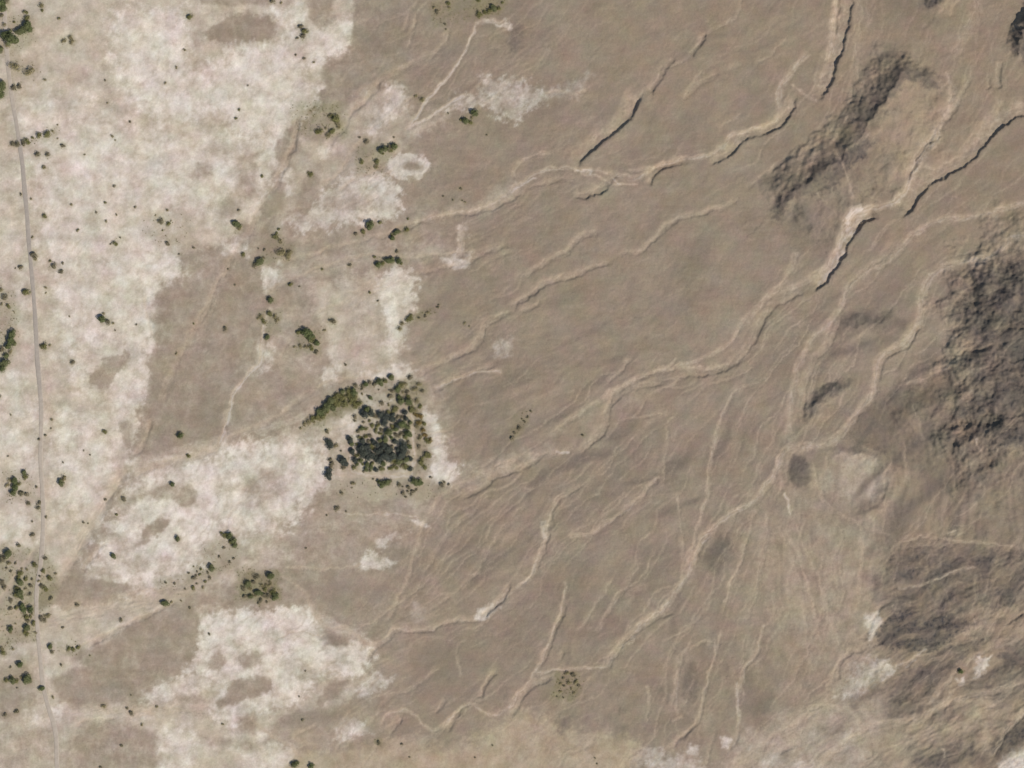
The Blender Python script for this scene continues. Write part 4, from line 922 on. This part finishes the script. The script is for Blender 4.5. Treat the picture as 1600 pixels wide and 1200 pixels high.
nt.links.new(mathn(nt, 'ADD', mathn(nt, 'MULTIPLY', n_fine, .9), mathn(nt, 'MULTIPLY', n_grit, .35)), bump.inputs["Height"])
nt.links.new(bump.outputs[0], bsdf.inputs["Normal"])

idx = np.arange(NX * NY, dtype=np.int32).reshape(NY, NX)
quads = np.stack([idx[:-1, :-1].ravel(), idx[:-1, 1:].ravel(), idx[1:, 1:].ravel(), idx[1:, :-1].ravel()], 1)
gmesh = mesh_from("ground", np.stack([X.ravel(), Y.ravel(), H.ravel()], 1), quads, [gm])
for k, a in MASKS.items():
    at = gmesh.attributes.new(k, 'FLOAT', 'POINT')
    at.data.foreach_set("value", np.clip(a, 0, 1).astype(np.float32).ravel())
ground = bpy.data.objects.new("ground", gmesh); COL.objects.link(ground); ground["kind"] = "structure"

# ------------------------------------------------------------------ road
rm, nt, bsdf = new_mat("dusty_asphalt", 0.9)
geo = N(nt, "ShaderNodeNewGeometry"); pos = geo.outputs["Position"]
def attr2(name):
    a = N(nt, "ShaderNodeAttribute"); a.attribute_type = 'GEOMETRY'; a.attribute_name = name
    return a.outputs["Fac"]
nf, _ = noise_tex(nt, pos, .12, 4, .6); ng, _ = noise_tex(nt, pos, .6, 2, .6)
asph = mixc(nt, remap(nt, ng, .3, .7), (.262, .228, .196), (.305, .268, .232))
dustc = mixc(nt, remap(nt, nf, .3, .7), (.34, .285, .225), (.40, .345, .285))
du = mathn(nt, 'ADD', attr2("dust"), mathn(nt, 'MULTIPLY', mathn(nt, 'SUBTRACT', nf, .5), 1.1), clamp=True)
nt.links.new(mixc(nt, du, asph, dustc), bsdf.inputs["Base Color"])
RP = chaikin(pts(ROAD), 2)
dense = []
for a, b in zip(RP[:-1], RP[1:]):
    n = max(1, int(math.hypot(b[0] - a[0], b[1] - a[1]) / 4))
    for i in range(n): dense.append((a[0] + (b[0] - a[0]) * i / n, a[1] + (b[1] - a[1]) * i / n))
offs = [-4.9, -2.9, -2.6, 0, 2.6, 2.9, 4.9]
rz = [-.9, .32, .38, .46, .38, .32, -.9]
co = []; dust = []; rng0 = random.Random(3)
for i, (u, v) in enumerate(dense):
    a = dense[max(i - 2, 0)]; b = dense[min(i + 2, len(dense) - 1)]
    dx, dy = b[0] - a[0], b[1] - a[1]; l = math.hypot(dx, dy); nx, ny = dy / l, -dx / l
    zc = float(zbase(np.array([u]), np.array([v]))[0]) + .25
    for o, z in zip(offs, rz):
        wob = 1 + 0.07 * math.sin(v * .09) + .06 * math.sin(v * .023 + 1) + rng0.uniform(-.05, .05)
        uu, vv = u + nx * o * wob, v + ny * o * wob
        co.append((uu - 800, 600 - vv, zc + z))
        base = 0.75 if v < 170 else (0.35 if v < 215 else (0.02 + .12 * max(0, (v - 420) / 180) if v < 600 else min(.85, .2 + (v - 600) / 160)))
        if v > 930: base = .75
        dust.append(min(1, base + .26 + (.35 if abs(o) > 3.2 else 0) + (.9 if abs(o) > 5 else 0)))
q = []
k = len(offs)
for i in range(len(dense) - 1):
    for j in range(k - 1):
        q.append((i * k + j, i * k + j + 1, (i + 1) * k + j + 1, (i + 1) * k + j))
rmesh = mesh_from("road", co, q, [rm], smooth=False)
at = rmesh.attributes.new("dust", 'FLOAT', 'POINT'); at.data.foreach_set("value", np.array(dust, dtype=np.float32))
road = bpy.data.objects.new("road", rmesh); COL.objects.link(road); road["kind"] = "structure"
if rmesh.polygons[len(rmesh.polygons) // 2].normal.z < 0: rmesh.flip_normals()

# ------------------------------------------------------------------ plants
def leaf_mat(name, c1, c2, c3):
    m, nt, b = new_mat(name, 0.8)
    geo = N(nt, "ShaderNodeNewGeometry")
    f, _ = noise_tex(nt, geo.outputs["Position"], .45, 2, .6)
    oi = N(nt, "ShaderNodeObjectInfo")
    c = mixc(nt, remap(nt, f, .35, .65), c1, c2)
    c = mixc(nt, mathn(nt, 'MULTIPLY', oi.outputs["Random"], .55), c, c3)
    nt.links.new(c, b.inputs["Base Color"])
    return m
LEAF = {
    'g': leaf_mat("green_leaves", (.070, .086, .032), (.130, .142, .060), (.140, .135, .066)),
    'o': leaf_mat("olive_leaves", (.130, .122, .042), (.200, .182, .076), (.155, .150, .062)),
    'k': leaf_mat("dull_brown_leaves", (.150, .126, .078), (.215, .180, .118), (.160, .145, .080)),
    'y': leaf_mat("dry_yellow_leaves", (.200, .170, .078), (.275, .235, .125), (.230, .190, .110)),
    'b': leaf_mat("grey_green_leaves", (.044, .050, .043), (.084, .090, .074), (.066, .072, .050)),
    'r': leaf_mat("rusty_leaves", (.165, .108, .035), (.230, .160, .060), (.170, .140, .050)),
}
bark, nt, b = new_mat("bark", 0.9)
f, _ = noise_tex(nt, None, 6.0, 3)
nt.links.new(mixc(nt, f, (.09, .065, .045), (.17, .13, .10)), b.inputs["Base Color"])

def tube(co, q, p0, p1, r0, r1, n=6):
    p0 = np.array(p0, float); p1 = np.array(p1, float); d = p1 - p0; d /= np.linalg.norm(d)
    a = np.cross(d, (0.3, 0.9, 0.1)); a /= np.linalg.norm(a); b = np.cross(d, a)
    s = len(co)
    for p, r in ((p0, r0), (p1, r1)):
        for i in range(n):
            t = 2 * math.pi * i / n
            co.append(tuple(p + r * (math.cos(t) * a + math.sin(t) * b)))
    for i in range(n):
        q.append((s + i, s + (i + 1) % n, s + n + (i + 1) % n, s + n + i))

def crown_arrays(rng, R, height, nleaf, lobes, low):
    """leaf clumps scattered through a few uneven lobes (unit: metres)"""
    L = []
    for i in range(lobes):
        t = rng.uniform(0, 6.283); d = R * rng.uniform(.12, .62) if i else 0
        L.append((d * math.cos(t), d * math.sin(t), height * rng.uniform(.55, .9) if not low else height * rng.uniform(.35, .75), R * rng.uniform(.34, .58)))
    co = []; q = []
    for i in range(nleaf):
        cx, cy, cz, r = L[rng.randrange(lobes)]
        while True:
            v = np.array([rng.uniform(-1, 1) for _ in range(3)])
            n = np.linalg.norm(v)
            if .2 < n < 1: break
        v = v / n * (n ** .35)
        p = np.array([cx, cy, cz]) + v * np.array([r, r, r * .8])
        p[2] = max(p[2], .15)
        nrm = v + np.array([rng.uniform(-.7, .7), rng.uniform(-.7, .7), rng.uniform(-.2, .9)]); nrm /= np.linalg.norm(nrm)
        a = np.cross(nrm, (rng.uniform(-1, 1), rng.uniform(-1, 1), .3)); a /= np.linalg.norm(a) + 1e-9; b = np.cross(nrm, a)
        s = R * rng.uniform(.06, .115); e = s * rng.uniform(.5, .9)
        k0 = len(co)
        co += [tuple(p + a * s), tuple(p + b * e), tuple(p - a * s), tuple(p - b * e)]
        q.append((k0, k0 + 1, k0 + 2, k0 + 3))
    return co, q, L

rng = random.Random(7)
TREE = {}
SHRUB = {}
for t in LEAF:
    TREE[t] = []
    SHRUB[t] = []
    if t in 'gb':
        for v in range(4):                       # trees: radius 5 m, about 7 m tall
            co, q, L = crown_arrays(rng, 5.0, 5.0, 900, rng.choice((6, 7, 8)), False)
            cm = mesh_from("crown", co, q, [LEAF[t]], smooth=False)
            co = []; q = []
            tube(co, q, (0, 0, -.6), (.1, .1, 1.9), .42, .3)
            for (x, y, z, r) in L: tube(co, q, (.1, .1, 1.7), (x * .8, y * .8, z), .2, .06, 5)
            tm = mesh_from("trunk", co, q, [bark])
            TREE[t].append((cm, tm))
    for v in range(4):                            # shrubs: radius 3 m, about 2.6 m tall, one mesh
        co, q, L = crown_arrays(rng, 3.0, 2.2, 420 if t != 'y' else 300, rng.choice((4, 5, 6, 7)), True)
        mi = [0] * len(q)
        for (x, y, z, r) in L: tube(co, q, (x * .1, y * .1, -.5), (x * .7, y * .7, z), .10, .04, 4)
        mi += [1] * (len(q) - len(mi))
        SHRUB[t].append(mesh_from("shrub", co, q, [LEAF[t], bark], smooth=False, mat_idx=mi))

KINDWORD = {'g': 'dark green tree', 'b': 'dark grey-green tree', 'o': 'olive bush', 'k': 'dull brown bush', 'y': 'dry yellowish bush', 'r': 'rusty orange bush'}
def ordinal(i):
    return ["first", "second", "third", "fourth", "fifth", "sixth", "seventh", "eighth", "ninth", "tenth", "eleventh", "twelfth", "thirteenth", "fourteenth", "fifteenth", "sixteenth", "seventeenth", "eighteenth", "nineteenth", "twentieth"][i]
def link(o, parent=None):
    COL.objects.link(o)
    if parent: o.parent = parent
    return o
for zone, s in ZONES:
    items = []
    for p in s.split():
        a, b_, c_ = p.split(",")
        items.append((float(a), float(b_), float(c_[:-1]), c_[-1]))
    for kind in 'gbokyr':
        grp = sorted([i for i in items if i[3] == kind])
        n = len(grp)
        for j, (u, v, r, t) in enumerate(grp):
            word = KINDWORD[t]
            if n == 1: lab = "only %s %s" % (word, zone)
            elif j == 0: lab = "westernmost %s %s" % (word, zone)
            elif j == n - 1: lab = "easternmost %s %s" % (word, zone)
            elif j < n / 2: lab = "%s from west, %s %s" % (ordinal(j), word, zone)
            else: lab = "%s from east, %s %s" % (ordinal(n - 1 - j), word, zone)
            var = rng.randrange(4)
            ju, jv = u + rng.uniform(-.5, .5), v + rng.uniform(-.5, .5)
            z = ground_z(ju, jv)
            if t in 'gb':
                root = bpy.data.objects.new("desert_tree", None); root.empty_display_size = 1
                link(root)
                cm, tm = TREE[t][var]
                link(bpy.data.objects.new("crown", cm), root); link(bpy.data.objects.new("trunk", tm), root)
                sc = r / 5.0 * 1.38
                root["category"] = "tree"; group = "trees " + zone
            else:
                root = link(bpy.data.objects.new({'o': "olive_bush", 'k': "brown_bush", 'y': "dry_bush", 'r': "rusty_bush"}[t], SHRUB[t][var]))
                sc = r / 3.0 * (1.28 if r > 3.2 else 1.08)
                root["category"] = "bush"; group = "bushes " + zone
            root.location = (ju - 800, 600 - jv, z)
            root.rotation_euler = (0, 0, rng.uniform(0, 6.283))
            root.scale = (sc * rng.uniform(.9, 1.12), sc * rng.uniform(.9, 1.12), sc * rng.uniform(.8, 1.0) if t in 'gb' else max(sc * .9, .6))
            root["label"] = lab
            if sum(1 for i in items if (i[3] in 'gb') == (t in 'gb')) > 1: root["group"] = group

# low herbs between the bushes, far too many to count
tm_, nt, b = new_mat("dry_herbs", 0.9)
geo = N(nt, "ShaderNodeNewGeometry"); f, _ = noise_tex(nt, geo.outputs["Position"], .12, 3)
nt.links.new(mixc(nt, remap(nt, f, .35, .65), (.120, .112, .050), (.215, .180, .095)), b.inputs["Base Color"])
co = []; q = []
sel = MASKS["scrub"]
cand = np.argwhere((sel > .16) & (U0 > -20) & (U0 < 1620) & (V0 > -20) & (V0 < 1220))
rs = np.random.RandomState(5)
take = cand[rs.permutation(len(cand))[:5200]]
for iy, ix in take:
    if rs.rand() > sel[iy, ix] * 1.9: continue
    x, y, z = X[iy, ix] + rs.uniform(-.8, .8), Y[iy, ix] + rs.uniform(-.8, .8), H[iy, ix]
    r = rs.uniform(.35, 1.25)
    for _ in range(7):
        a = rs.uniform(0, 6.283); l = r * rs.uniform(.4, 1); w = r * .22
        dx, dy = math.cos(a), math.sin(a); k0 = len(co); h = r * rs.uniform(.3, .7)
        co += [(x - dy * w, y + dx * w, z - .05), (x + dy * w, y - dx * w, z - .05), (x + dx * l + dy * w, y + dy * l - dx * w, z + h), (x + dx * l - dy * w, y + dy * l + dx * w, z + h)]
        q.append((k0, k0 + 1, k0 + 2, k0 + 3))
herbs = link(bpy.data.objects.new("low_herbs", mesh_from("low_herbs", co, q, [tm_], smooth=False)))
herbs["kind"] = "stuff"; herbs["label"] = "low dry yellowish herbs covering the ground between the bushes"; herbs["category"] = "ground cover"
print("plants", sum(len(s.split()) for _, s in ZONES))
